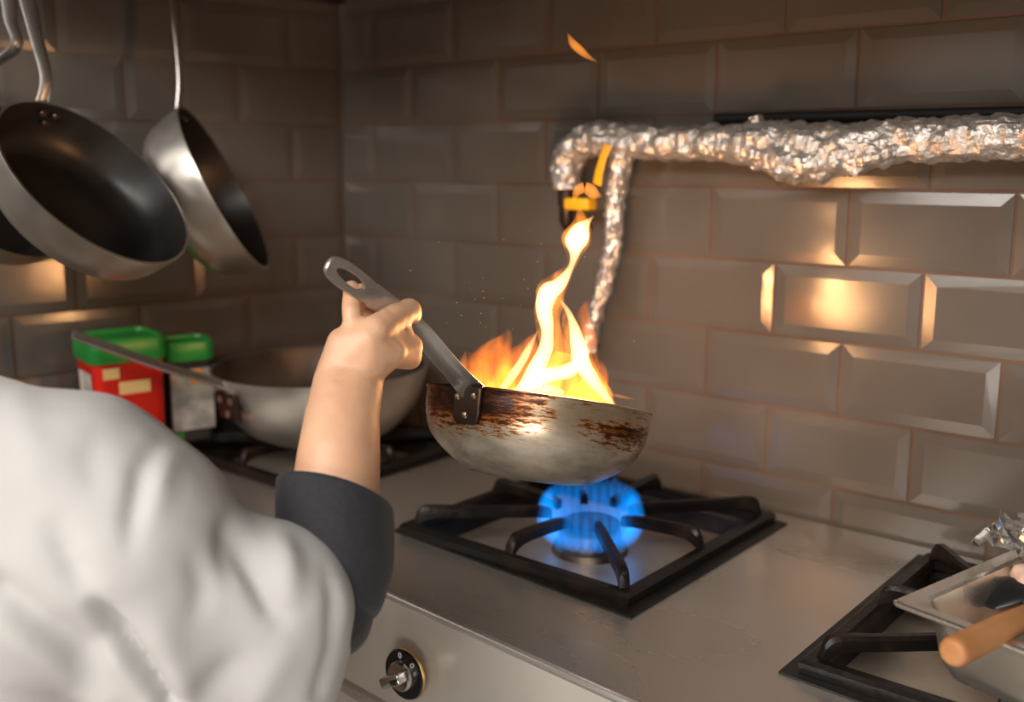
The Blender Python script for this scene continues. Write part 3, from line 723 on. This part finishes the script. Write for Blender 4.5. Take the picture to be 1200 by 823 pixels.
# rail with hooks above the picture
zr = max(tp1.z, tp2.z, tp3.z) + .05
rail = thing('pot_rail', 'steel hanging rail above the hanging pans', 'rail', (tp1.x, tp1.y, zr))
ra, rb = V((tp1.x, tp1.y, zr)), V((tp2.x, tp2.y, zr)); dv = (rb - ra).normalized()
g = G(); g.tube([ra - dv * .35, rb + dv * .25], .008, 14); g.link('bar', 'handle', rail)
for q in (ra - dv * .3, rb + dv * .2):
    g = G(); g.tube([q, V((q.x, q.y, 1.80))], .006, 10); g.link('hanger', 'handle', rail)
for q in (tp1, tp2, tp3):
    f = ra + dv * (V((q.x, q.y, zr)) - ra).dot(dv); mid = q.lerp(f, .5)
    g = G(); g.tube([V(x) for x in spline([f + V((0, 0, .010)), f + V((.011, -.008, .004)), f + V((.008, -.006, -.012)), q.lerp(f, .35), q + V((.002, 0, -.004)), q + V((-.006, .004, -.010)), q + V((-.010, .006, .002))], 4)], .0024, 8); g.link('hook', 'handle', rail)

# ------------------------------------------------------------------ plastic tubs by the left wall
def tub(name, label, p, yaw, wx, wy, h, mt, lidh, tilt=0):
    mw = Matrix.Translation(p) @ Matrix.Rotation(yaw, 4, 'Z'); t = thing(name, label, 'tub', mw, None)
    def rr(w, d, r, z, n=5):
        out = []
        for cx, cy, a0 in ((w - r, d - r, 0), (-w + r, d - r, PI / 2), (-w + r, -d + r, PI), (w - r, -d + r, 1.5 * PI)):
            for k in range(n + 1):
                a = a0 + PI / 2 * k / n; out.append(mw @ V((cx + r * math.cos(a), cy + r * math.sin(a), z)))
        return out
    g = G(); a, b = wx / 2, wy / 2
    g.rings([rr(a * .86, b * .86, .012, 0), rr(a * .90, b * .90, .016, .004), rr(a * .97, b * .97, .016, h - .012), rr(a, b, .016, h - .010), rr(a, b, .016, h)])
    body = g.link('tub_body', mt, t)
    g = G(); z = h - .008
    g.rings([rr(a * 1.03, b * 1.03, .018, z - lidh * .55), rr(a * 1.045, b * 1.045, .018, z - lidh * .5), rr(a * 1.045, b * 1.045, .018, z + lidh * .35), rr(a * 1.0, b * 1.0, .018, z + lidh * .5), rr(a * .93, b * .93, .016, z + lidh * .5), rr(a * .90, b * .90, .016, z + lidh * .34)])
    g.link('lid', 'green', t)
    return t, body, mw
yawc = math.atan2(RT.y, RT.x)
tp = P(147, 512, 1.65); tp.z = TOP + .0006
t, body, mw = tub('plastic_tub', 'red plastic tub with green lid by the left wall', tp, yawc + .66, .113, .108, .210, 'red', .036)
def face_label(mw, par, x0, x1, z0, z1, y, mt, name, wob=0, side=None):
    g = G(); vs = []
    for z in (z0, z1):
        yy = -(y * (.90 + .07 * z / .19)) - .0012
        vs += [mw @ V((x0, yy, z)), mw @ V((x1, yy, z))]
    g.add(vs, [(0, 1, 3, 2)]); return g.link(name, mt, par, smooth=False)
face_label(mw, body, -.020, .028, .132, .152, .054, 'cream', 'label_print')
face_label(mw, body, -.043, -.018, .158, .175, .054, 'cream', 'label_print')
# left side print
g = G(); vs = []
for z in (.02, .165):
    xx = -(.0565 * (.90 + .07 * z / .19)) - .0012
    vs += [mw @ V((xx, -.034, z)), mw @ V((xx, .03, z))]
g.add(vs, [(0, 1, 3, 2)]); g.link('side_label', 'paleprint', body, smooth=False)
tp = P(222, 500, 1.72); tp.z = TOP + .0355
t, body, mw = tub('plastic_tub', 'dark printed plastic tub with green lid behind the large pan', tp, yawc + .55, .078, .074, .158, 'blacktub', .030)
face_label(mw, body, -.034, .034, .018, .120, .037, 'paleprint', 'label_print')
face_label(mw, body, -.004, .018, .094, .118, .0376, 'orangeprint', 'label_patch')
face_label(mw, body, -.033, -.018, .004, .015, .0377, 'green', 'label_patch')

# ------------------------------------------------------------------ foil wrapped pipes on the back wall
def crinkle(amp, sc):
    def fn(q, c, i, k):
        v = noise.noise(q * sc) + .6 * noise.noise(q * sc * 2.3 + V((3, 1, 7)))
        return q + (q - c).normalized() * amp * v
    return fn
def onw(px, py, y): return onplane(px, py, V((0, y, 0)), V((0, 1, 0)))
def foil(name, pix, y, parent, rads, n=14, seg=30, amp=.0045, sc=70):
    pts = [onw(a, b, y) for a, b in pix]; sp = [V(q) for q in spline(pts, n)]; rs = [q[0] for q in spline([(r,) for r in rads], n)]
    g = G(); g.tube(sp, rs, seg, fn=crinkle(amp, sc)); return g.link(name, 'foil', parent, smooth=True, angle=14)
pp = onw(800, 165, -.06)
pipe = thing('foil_wrapped_pipe', 'horizontal pipe wrapped in crinkled foil along the back wall', 'pipe', pp)
foil('foil_wrap', [(664, 222), (664, 200), (670, 178), (688, 166), (716, 164), (780, 168), (850, 168), (905, 171), (960, 176), (1010, 172), (1060, 165), (1120, 163), (1200, 160), (1330, 157)], -.055, pipe,
     [.0215, .0225, .0235, .024, .025, .0235, .0245, .032, .033, .030, .026, .025, .026, .027], amp=.0052, sc=55)
foil('foil_sag', [(862, 172), (890, 178), (920, 186), (950, 189), (990, 184), (1030, 176), (1070, 168)], -.068, pipe, [.012, .020, .026, .026, .022, .017, .008], amp=.008, sc=60)
foil('foil_nub', [(889, 158), (888, 148), (886, 136)], -.058, pipe, [.014, .011, .007], seg=14, amp=.004, sc=90)
g = G(); a = onw(664, 219, -.055); b = a + V((0, 0, -.028)); g.tube([a, b], .013, 18); g.tube([b, b + V((0, 0, -.022)), b + V((0, .010, -.034)), b + V((0, .055, -.036))], .011, 14); g.link('pipe_stub', 'bracket', pipe)
# yellow valve: collar and lever
q = onw(680, 239, -.062); g = G(); g.box(q - V((.023, .012, .009)), q + V((.022, .014, .009)), bev=.004); vl = g.link('valve_collar', 'yellow', pipe)
hose = pipe
foil('hose', [(730, 172), (727, 195), (722, 225), (720, 255), (718, 285), (712, 318), (703, 352), (694, 385), (690, 412)], -.058, hose, [.019, .017, .0145, .014, .0135, .0125, .012, .0115, .011], n=10, seg=22, amp=.0045, sc=80)
a, b = onw(713, 170, -.088), onw(700, 216, -.088); g = G(); mid = a.lerp(b, .5)
w = V((1, 0, 0)); ribbon(g, [a, a.lerp(b, .3) + V((0, -.004, 0)), a.lerp(b, .7) + V((0, -.004, 0)), b], w, [.014, .0125, .0125, .014], .005)
lev = g.link('valve_lever', 'yellow', hose)
# thin dark tube drawn in place of the shadow line above the foil
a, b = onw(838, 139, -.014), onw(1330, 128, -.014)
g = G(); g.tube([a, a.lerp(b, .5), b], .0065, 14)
tag(g.link('shadow_line', 'dark'), 'thin dark tube standing in for the shadow line above the foil pipe', 'pipe')

# ------------------------------------------------------------------ steel food container on the right grate
CZ0, CZ = TOP + .0345, 1.002
cor = onz(1045, 705, CZ); ang = math.radians(-13.5)
cm = Matrix.Translation(V((cor.x, cor.y, CZ))) @ Matrix.Rotation(ang, 4, 'Z')
LX, LY, DEP = .255, .305, CZ - CZ0
def rrect(x0, y0, x1, y1, r, z, n=6):
    o_ = []
    for cx, cy, a0 in ((x1 - r, y1 - r, 0), (x0 + r, y1 - r, PI / 2), (x0 + r, y0 + r, PI), (x1 - r, y0 + r, 1.5 * PI)):
        for k in range(n + 1):
            a = a0 + PI / 2 * k / n; o_.append(cm @ V((cx + r * math.cos(a), cy + r * math.sin(a), z)))
    return o_
ct = thing('food_container', 'deep stainless steel food container standing on the right grate', 'container', cm @ Matrix.Translation(V((LX / 2, LY / 2, -DEP))))
rw = .017
R_ = lambda i, r, z: rrect(i, i, LX - i, LY - i, r, z)
g = G(); g.rings([R_(.001, .004, -.004), R_(0, .004, -.002), R_(0, .004, .0), R_(.002, .004, .0012), R_(rw - .003, .022, .0005), R_(rw, .024, -.002), R_(rw + .003, .026, -.014), R_(rw + .008, .028, -DEP + .016), R_(rw + .014, .026, -DEP + .004), R_(rw + .024, .022, -DEP + .0015)], cap=False)
g.f.append(tuple(range(len(g.v) - 28, len(g.v)))); g.i.append(0)
k0 = len(g.v)
g.rings([R_(.001, .004, -.004), R_(rw - .003, .022, -.003), R_(rw - .0012, .024, -.006), R_(rw + .0015, .026, -.014), R_(rw + .0065, .028, -DEP + .016), R_(rw + .0125, .026, -DEP + .003), R_(rw + .024, .022, -DEP)], cap=False)
g.f.append(tuple(range(len(g.v) - 28, len(g.v)))); g.i.append(0)
g.link('container_shell', 'gn', ct, angle=30)
# meat pieces inside
PM_ = 'pale piece of raw meat heaped in the steel food container'
for lx, ly, lz, s, mt, lab in ((.046, .168, -.014, .019, 'meat', PM_), (.062, .195, -.042, .020, 'meat', PM_), (.080, .150, -.044, .020, 'meat', PM_), (.060, .235, -.040, .019, 'meat', PM_), (.115, .185, -.040, .020, 'meat', PM_), (.100, .225, -.042, .020, 'meat', PM_),
                        (.082, .046, -.050, .015, 'darkmeat', 'dark red piece of meat at the front of the food container')):
    q = cm @ V((lx, ly, lz)); g = G(); hull(g, [(q + V((random.uniform(-.014, .014), random.uniform(-.014, .014), random.uniform(-.006, .006))), s * random.uniform(.5, .8)) for _ in range(6)], 2)
    vs, fs, ns = remesh(g, .003, 2); vs = [v + n_ * .002 * noise.noise(v * 120) for v, n_ in zip(vs, ns)]
    tag(link_mesh('meat_piece', vs, fs, mt), lab, 'food', 'raw meat in the container' if mt == 'meat' else None)
# wooden handled tool laid over the front rim
w0, w1 = P(1114, 766, .80), P(1205, 722, .875)
dvv = (w1 - w0).normalized(); tl = thing('kitchen_tool', 'tool with worn round wooden handle lying across the food container rim', 'utensil', w0)
g = G(); prof = spline([(-.010, .006), (-.008, .0105), (0, .0122), (.03, .0120), (.07, .0115), (.10, .0105), (.125, .0085), (.128, .004)], 4)
g.tube([w0 + dvv * (p[0] + .01) for p in prof], [p[1] for p in prof], 24); g.link('handle', 'wood', tl)
g = G(); e_ = w0 + dvv * .135; d2 = (dvv + V((0, 0, -.25))).normalized(); g.tube([e_, e_ + d2 * .05, e_ + d2 * .09], [.006, .0045, .0045], 14); g.link('shank', 'handle', tl)
g = G(); ribbon(g, [e_ + d2 * (.085 + .012 * k) for k in range(9)], d2.cross(V((0, 0, 1))), [.014, .04, .056, .06, .062, .064, .064, .06, .05], .003); g.link('blade', 'handle', tl)
# black spoon
s0_ = P(1160, 712, .965); s1_ = P(1300, 672, 1.04); dd = (s1_ - s0_).normalized()
sp_ = thing('serving_spoon', 'black plastic spoon lying in the steel food container', 'utensil', s0_)
g = G(); sd = dd.cross(UP).normalized(); 
rs = []
for k in range(13):
    s = k / 12; hw = .026 * math.sin(PI * min(.98, max(.03, s * .92 + .02))) ** .6; p = s0_ + dd * (.075 * s) + UP * (.010 * math.sin(PI * s))
    rs.append([p + sd * (hw * math.cos(a)) + UP * ((.010 if math.sin(a) > 0 else .004) * math.sin(a) * (hw / .026)) for a in [2 * PI * j / 20 for j in range(20)]])
g.rings(rs); g.link('spoon_bowl', 'blackplastic', sp_)
g = G(); g.tube([s0_ + dd * .07 + UP * .002, s0_ + dd * .12 + UP * .012, s0_ + dd * .20 + UP * .03], [.006, .0055, .006], 12); g.link('spoon_handle', 'blackplastic', sp_)
# cling film bunched over the far edge
g = G(); nu, nv = 70, 26
pa = cm @ V((.0, .150, .004)); pb_ = cm @ V((.10, LY + .01, .02))
vs = []
for i in range(nu):
    for j in range(nv):
        a, b = i / (nu - 1), j / (nv - 1)
        loc = V((-.008 + .20 * b, .145 + .150 * a, .004 + .010 * (1 - b)))
        loc.y += .02 * b
        h = .030 * abs(noise.noise(V((a * 7, b * 6, 1.3)))) + .022 * abs(noise.noise(V((a * 17, b * 14, 5.3)))) + .012 * noise.noise(V((a * 37, b * 30, 2.1)))
        loc.z += h * (1.0 if b < .5 else 1.0) ; loc.x += .012 * noise.noise(V((a * 13, b * 12, 9))); loc.y += .018 * noise.noise(V((a * 13, b * 12, 19)))
        vs.append(cm @ loc)
g.add(vs, [(i * nv + j, i * nv + j + 1, (i + 1) * nv + j + 1, (i + 1) * nv + j) for i in range(nu - 1) for j in range(nv - 1)])
tag(g.link('cling_film', 'film', smooth=True, angle=25), 'crumpled clear cling film bunched over the far end of the food container', 'film')

# ------------------------------------------------------------------ the cook
def S(px, py, d, r): return (P(px, py, d), r)
g = G()
# forearm, wrist
wd_ = hd(445) - .012
fa = [S(388, 695, .862, .028), S(392, 640, .878, .034), S(393, 580, .895, .0385), S(397, 535, .906, .0365), S(401, 490, .922, .0335)]
chain(g, fa, 4)
hull(g, [S(401, 490, .922, .0332), S(399, 447, .934, .0245), S(418, 447, .936, .0245)], 4)
# palm block
_h = hull
def hull(g, sp, sub=3): _h(g, sp, sub)
dH = hd(440)
hull(g, [S(396, 440, .935, .0205), S(424, 440, .936, .0195), S(403, 403, .935, .0160), S(432, 398, dH - .012, .0165), S(448, 410, dH - .002, .0160), S(415, 408, .955, .016)])
hull(g, [S(424, 436, .936, .0180), S(432, 398, dH - .012, .0165), S(458, 412, dH + .004, .0150), S(441, 419, dH + .010, .0140)])
# thumb: ball, then two joints laid along the handle
hull(g, [S(424, 408, .930, .0165), S(440, 388, hd(450) - .020, .0150), S(420, 394, .932, .0130)])
hull(g, [S(440, 388, hd(450) - .020, .0148), S(462, 372, hd(470) - .019, .0125)])
hull(g, [S(462, 372, hd(470) - .019, .0125), S(480, 363, hd(485) - .014, .0115)])
hull(g, [S(480, 363, hd(485) - .014, .0115), S(482, 369, hd(487) - .010, .0105)])
hull(g, [S(446, 385, hd(450) - .010, .0125), S(470, 376, hd(472) - .010, .0085), S(474, 402, hd(474) - .010, .0110), S(450, 412, dH, .0145)])
# index finger: out to the knuckle below the handle, then up behind it
hull(g, [S(452, 412, dH + .000, .0150), S(482, 405, hd(482) - .014, .0112), S(480, 420, hd(482) - .008, .0115)])
chain(g, [S(481, 417, hd(482) - .008, .0112), S(476, 416, hd(480) + .014, .0095), S(468, 392, hd(475) + .026, .0085), S(459, 357, hd(462) + .020, .0075)])
# middle and ring
chain(g, [S(448, 416, dH + .012, .0125), S(462, 416, hd(462) + .026, .0098), S(454, 385, hd(455) + .032, .0088), S(441, 345, hd(443) + .020, .0078)])
chain(g, [S(434, 414, dH + .014, .0125), S(443, 408, hd(443) + .030, .0095), S(434, 372, hd(435) + .032, .0085), S(425, 340, hd(427) + .020, .0075)])
# little finger, seen left of the handle
chain(g, [S(408, 404, .950, .0120), S(414, 386, hd(412) + .016, .0098), S(412, 362, hd(412) + .020, .0092), S(412, 338, hd(412) + .014, .0078)])
# upper arm and trunk in the jacket (inside the cloth)
sh = P(95, 590, .82)
chain(g, [S(388, 695, .862, .028), S(300, 712, .848, .040), S(150, 640, .82, .052), (sh, .055)])
nk = V((-.235, -1.005, 1.235)); shl = V((-.43, -1.03, 1.135)); 
chain(g, [(sh, .055), (nk + V((0, 0, -.05)), .058), (shl, .055)])
chain(g, [(shl, .052), (V((-.53, -.95, .90)), .042), (V((-.50, -.79, .91)), .034), (V((-.49, -.74, .915)), .026)])
hl = V((-.485, -.72, .915))
hull(g, [(hl, .024), (hl + V((.02, .05, 0)), .018), (hl + V((-.03, .05, 0)), .018)])
for k, dx in enumerate((-.034, -.012, .010, .030)):
    b0 = hl + V((dx, .055, .002)); chain(g, [(b0, .010), (b0 + V((dx * .1, .035 - .004 * abs(k - 1.3), -.006)), .009), (b0 + V((dx * .1, .050, -.026)), .008)])
chain(g, [(hl + V((.02, .01, 0)), .013), (hl + V((.052, .035, -.004)), .011), (hl + V((.062, .062, -.010)), .009)])
chest = V((-.235, -.99, 1.08)); pel = V((-.25, -1.03, .80))
hull(g, [(chest + V((.10, .02, 0)), .10), (chest + V((-.10, .0, 0)), .10), (nk + V((0, 0, -.07)), .06), (pel + V((.07, 0, .1)), .095), (pel + V((-.07, 0, .1)), .095)])
hull(g, [(pel + V((.075, 0, 0)), .10), (pel + V((-.075, 0, 0)), .10), (pel + V((0, 0, .1)), .10)])
for s in (-1, 1):
    chain(g, [(pel + V((s * .085, 0, -.02)), .095), (pel + V((s * .095, .03, -.36)), .062), (pel + V((s * .10, .0, -.70)), .042)])
    hull(g, [(pel + V((s * .10, .0, -.745)), .040), (pel + V((s * .11, .15, -.765)), .028)])
# neck, head and face (left of the picture)
hc = V((-.300, -1.000, 1.425)); fdir = V((.12, .98, -.12)).normalized(); sdir = V((.99, -.12, 0)).normalized(); hup = sdir.cross(fdir)
if hup.z < 0: hup = -hup
chain(g, [(nk + V((0, 0, -.04)), .056), (nk + V((-.03, .005, .05)), .052), (hc - hup * .05, .052)])
def hp_(f, s, u): return hc + fdir * f + sdir * s + hup * u
hull(g, [(hp_(-.02, 0, .025), .080), (hp_(.02, 0, .03), .072), (hp_(.035, 0, -.045), .045), (hp_(.045, 0, -.070), .026)], 3)
hull(g, [(hp_(.085, 0, .018), .008), (hp_(.100, 0, -.020), .011), (hp_(.085, 0, -.020), .015)])
for s in (-1, 1):
    hull(g, [(hp_(-.005, s * .078, .015), .010), (hp_(-.012, s * .080, -.022), .008), (hp_(-.020, s * .084, .012), .008)])
hull(g, [(hp_(.080, .014, -.047), .006), (hp_(.080, -.014, -.047), .006), (hp_(.086, 0, -.045), .006)])
vs, fs, ns = remesh(g, .0027, 5, .5)
CREASE = [([(404, 362), (420, 358)], -.0011, 1.6), ([(404, 380), (420, 372), (436, 362)], -.0012, 2.0), ([(447, 357), (460, 366)], -.0007, 1.5),
          ([(478, 346), (487, 350)], -.0006, 1.4), ([(486, 381), (474, 386)], -.0012, 2.2), ([(395, 446), (412, 441), (440, 437)], -.0008, 2.2), ([(376, 436), (392, 428)], -.0006, 2.0), ([(452, 398), (462, 404), (470, 412)], -.0007, 2.0), ([(444, 430), (462, 428), (478, 430)], -.0007, 1.8)]
def segd(p, a, b):
    ab = (b[0] - a[0], b[1] - a[1]); l2 = ab[0] ** 2 + ab[1] ** 2; t_ = max(0, min(1, ((p[0] - a[0]) * ab[0] + (p[1] - a[1]) * ab[1]) / l2))
    return math.hypot(p[0] - a[0] - ab[0] * t_, p[1] - a[1] - ab[1] * t_)
def pix(v):
    d = v - O; z = d.dot(FW); return 600 + FPX * d.dot(RT) / z, 411.5 - FPX * d.dot(UP) / z, z
for k, (v, n_) in enumerate(zip(vs, ns)):
    if (v - P(430, 395, .95)).length < .09:
        x, y, z = pix(v); h = .0004 * noise.noise(v * 90)
        if n_.dot((O - v).normalized()) > .1:
            for pl_, A_, w_ in CREASE:
                dm = min(segd((x, y), a, b) for a, b in zip(pl_, pl_[1:])); h += A_ * math.exp(-(dm / w_) ** 2)
        vs[k] = v + n_ * h
person = link_mesh('person', vs, fs, 'skin', angle=80)
tag(person, 'person in a white jacket with rolled dark cuff gripping the pan handle', 'person')
for s in (-1, 1):
    g = G(); bm = bmesh.new(); bmesh.ops.create_icosphere(bm, subdivisions=3, radius=.0115, matrix=Matrix.Translation(hp_(.079, s * .032, .012))); g.bm(bm); g.link('eye', 'eye', person)
g = G(); hull(g, [(hp_(-.025, 0, .035), .090), (hp_(.015, 0, .055), .072), (hp_(-.045, 0, -.02), .070)], 3); g.link('hair', 'hair', person)

# jacket: cloth over trunk and upper sleeve
g = G()
hull(g, [S(95, 572, .80, .0775), S(0, 570, .80, .080), S(60, 640, .80, .085)])
hull(g, [S(95, 572, .80, .0775), S(150, 636, .805, .089), S(60, 660, .80, .09)])
hull(g, [S(150, 636, .805, .086), S(232, 688, .82, .0675), S(200, 760, .82, .075)])
hull(g, [S(232, 688, .82, .0665), S(326, 704, .842, .0650), S(312, 780, .85, .066), S(200, 770, .83, .075)])
hull(g, [S(0, 570, .80, .080), (nk + V((.03, 0, -.075)), .078), S(60, 680, .80, .09)])
hull(g, [(nk + V((.03, 0, -.075)), .078), (shl, .082), (chest + V((-.10, 0, -.02)), .118), (chest + V((.10, .02, -.02)), .118)])
hull(g, [(chest + V((.10, .0, .0)), .120), (chest + V((-.10, 0, 0)), .118), (pel + V((.08, 0, .06)), .12), (pel + V((-.08, 0, .06)), .12), S(60, 680, .80, .07)])
hull(g, [(pel + V((.08, 0, .08)), .12), (pel + V((-.08, 0, .08)), .12), (pel + V((.09, 0, -.10)), .125), (pel + V((-.09, 0, -.10)), .125)])
chain(g, [(shl, .080), (V((-.53, -.95, .90)), .066), (V((-.505, -.83, .905)), .055)])
hull(g, [S(298, 780, .85, .066), S(344, 740, .85, .052), S(334, 712, .843, .058), S(250, 800, .84, .07)])
vs, fs, ns = remesh(g, .005, 26, .5)
# folds: ridges and grooves run over the cloth where sleeve and back are pulled by the raised arm
FOLDS = [  # (polyline in picture px at jacket depth, height m, width m)
 ([(193, 508), (168, 552), (155, 610), (150, 660)], -.010, .011), ([(205, 520), (186, 560), (176, 620)], .007, .014),
 ([(55, 600), (80, 655), (110, 705)], -.010, .014), ([(100, 700), (125, 728), (150, 762), (176, 795), (200, 830)], -.034, .011), ([(110, 755), (140, 790), (170, 823)], .012, .014),
 ([(0, 690), (50, 730), (110, 770), (165, 823)], -.013, .016), ([(0, 735), (60, 775), (120, 823)], .008, .016), ([(165, 700), (195, 760), (215, 823)], .008, .020),
 ([(222, 640), (238, 690), (225, 740)], -.007, .013), ([(258, 600), (285, 650), (318, 715), (340, 738)], -.013, .012), ([(318, 612), (336, 660), (345, 715)], .011, .015),
 ([(378, 650), (390, 700), (388, 760), (372, 815)], -.006, .007), ([(395, 665), (404, 710), (398, 760)], .003, .010),
 ([(270, 592), (262, 640), (270, 700)], -.007, .010), ([(120, 490), (105, 540), (112, 600)], -.004, .016), ([(20, 470), (40, 540), (35, 590)], .004, .02),
 ([(300, 760), (260, 790), (230, 823)], -.008, .014), ([(345, 745), (320, 790), (300, 823)], .006, .016),
]
def segd(p, a, b):
    ab = (b[0] - a[0], b[1] - a[1]); l2 = ab[0] ** 2 + ab[1] ** 2; t_ = max(0, min(1, ((p[0] - a[0]) * ab[0] + (p[1] - a[1]) * ab[1]) / l2))
    return math.hypot(p[0] - a[0] - ab[0] * t_, p[1] - a[1] - ab[1] * t_)
def pix(v):
    d = v - O; z = d.dot(FW); return 600 + FPX * d.dot(RT) / z, 411.5 - FPX * d.dot(UP) / z, z
nv_ = []
for v, n_ in zip(vs, ns):
    x, y, z = pix(v); h = .0006 * noise.noise(v * 13) + .0005 * noise.noise(v * 45)
    if z > .3 and -120 < x < 520 and 380 < y < 1000 and n_.dot((O - v).normalized()) > -.1:
        for pl, A_, w_ in FOLDS:
            wp = w_ / z * FPX; q_ = [(segd((x, y), a, b), k, a, b) for k, (a, b) in enumerate(zip(pl, pl[1:]))]; dm, k, a, b = min(q_)
            if dm < 3 * wp:
                l2 = (b[0] - a[0]) ** 2 + (b[1] - a[1]) ** 2; f = (k + max(0, min(1, ((x - a[0]) * (b[0] - a[0]) + (y - a[1]) * (b[1] - a[1])) / l2))) / (len(pl) - 1)
                edge = .0 if pl[0][0] > 20 else 1.0; f1 = 1 if (pl[-1][1] > 800) else min(1, (1 - f) * 2.6); f0 = max(edge, min(1, f * 2.6))
                h += .66 * A_ * f0 * f1 * math.exp(-(dm / (wp * .75)) ** 2)
    nv_.append(v + n_ * h)
jk = link_mesh('jacket', nv_, fs, 'jacket', person, angle=80)
# turned up dark cuff: open tube round the forearm, folded back
ca = math.radians(28); ax = (RT * .256 + UP * .967) * math.cos(ca) + FW * math.sin(ca)
def cuff_ring(px, py, d, r, fl=1.0, wob=0):
    c = P(px, py, d); a = (RT - ax * RT.dot(ax)).normalized(); b = ax.cross(a); out_ = []
    for k in range(56):
        th = 2 * PI * k / 56; rr = r * (1 + wob * math.sin(3 * th + px) + .5 * wob * math.sin(5 * th + 2))
        out_.append(c + a * (rr * math.cos(th)) + b * (rr * fl * math.sin(th)))
    return out_
g = G()
CU = [(389, 712, .862, .0350), (390, 700, .865, .0415), (391, 660, .876, .0505), (392, 630, .884, .0530), (392, 605, .891, .0535), (392.5, 586, .896, .0530), (393, 581, .898, .0515), (393, 584, .897, .0480), (393, 605, .891, .0455), (393, 640, .882, .0440)]
sp = spline(CU, 4)
rs = [cuff_ring(p[0], p[1], p[2], p[3], .98, .012) for p in sp]
g.rings(rs, cap=False); cf = g.link('cuff', 'lining', person, angle=60)
# stitched fold line of the cuff and the dark sleeve bunched at the elbow
g = G(); chain(g, [S(330, 700, .860, .050), S(382, 706, .866, .0420), S(386, 718, .864, .0390)]); hull(g, [S(378, 700, .864, .044), S(392, 680, .868, .040), S(386, 718, .862, .0365)])
vs, fs, ns = remesh(g, .004, 6); vs = [v + n_ * (.0025 * noise.noise(v * 40) - .003 * math.exp(-(segd(pix(v)[:2], (425, 700), (440, 690)) / 5) ** 2)) for v, n_ in zip(vs, ns)]
link_mesh('elbow_sleeve', vs, fs, 'lining', person, angle=60)
g = G()
for s in (-1, 1): chain(g, [(pel + V((s * .085, 0, -.02)), .112), (pel + V((s * .095, .02, -.36)), .085), (pel + V((s * .10, .0, -.72)), .068)])
hull(g, [(pel + V((.085, 0, 0)), .112), (pel + V((-.085, 0, 0)), .112)])
vs, fs, ns = remesh(g, .009, 4); link_mesh('trousers', vs, fs, 'trousers', person)
for s in (-1, 1):
    g = G(); hull(g, [(pel + V((s * .10, -.03, -.748)), .05), (pel + V((s * .11, .13, -.764)), .036), (pel + V((s * .11, .17, -.768)), .030)], 3); g.link('shoe', 'shoe', person)

# ------------------------------------------------------------------ light
def area(name, loc, target, sx, sy, power, color):
    l = bpy.data.lights.new(name, 'AREA'); l.shape = 'RECTANGLE'; l.size = sx; l.size_y = sy; l.energy = power; l.color = color
    o = bpy.data.objects.new(name, l); C.objects.link(o); o.location = loc; o.rotation_euler = (V(target) - V(loc)).to_track_quat('-Z', 'Y').to_euler(); return o
area('ceiling_lamp', (.1, -2.5, 2.25), (-.15, -.5, 1.0), 1.6, .6, 44, (1, .94, .87))
area('right_fill', (1.5, -2.7, 2.40), (.1, -.4, .95), 1.2, .5, 30, (1, .96, .91))  # added fill from high right behind the camera; no window is known there
area('room_lamp', (-1.3, -2.2, 2.3), (-.1, -.6, 1.0), .8, .8, 14, (1, .95, .90))
area('low_fill', (1.15, -2.4, .72), (.1, -.4, .95), 1.0, .5, 14, (1, .92, .84))  # added low fill, puts highlights on the pan, container front and fascia
for px, py, e_, rd in ((640, 455, .9, .030), (612, 445, .7, .022), (690, 450, .8, .022), (642, 400, .9, .016), (678, 405, .5, .012), (645, 350, .6, .014), (681, 275, .3, .010)):
    pl = bpy.data.lights.new('fire_light', 'POINT'); pl.energy = e_; pl.color = (1, .50, .20); pl.shadow_soft_size = rd
    o = bpy.data.objects.new('fire_light', pl); C.objects.link(o); o.location = P(px, py, PD)
w = bpy.data.worlds.new('world'); bpy.context.scene.world = w; w.use_nodes = True
bg = w.node_tree.nodes['Background']; bg.inputs['Color'].default_value = (.50, .45, .41, 1); bg.inputs['Strength'].default_value = .15
sc_ = bpy.context.scene
sc_.view_settings.view_transform = 'Standard'; sc_.view_settings.look = 'None'; sc_.view_settings.exposure = 0
sc_.cycles.use_denoising = True
sc_.cycles.volume_bounces = 0; sc_.cycles.volume_step_rate = .5
sc_.cycles.max_bounces = 8; sc_.cycles.transparent_max_bounces = 24
sc_.cycles.sample_clamp_indirect = 6
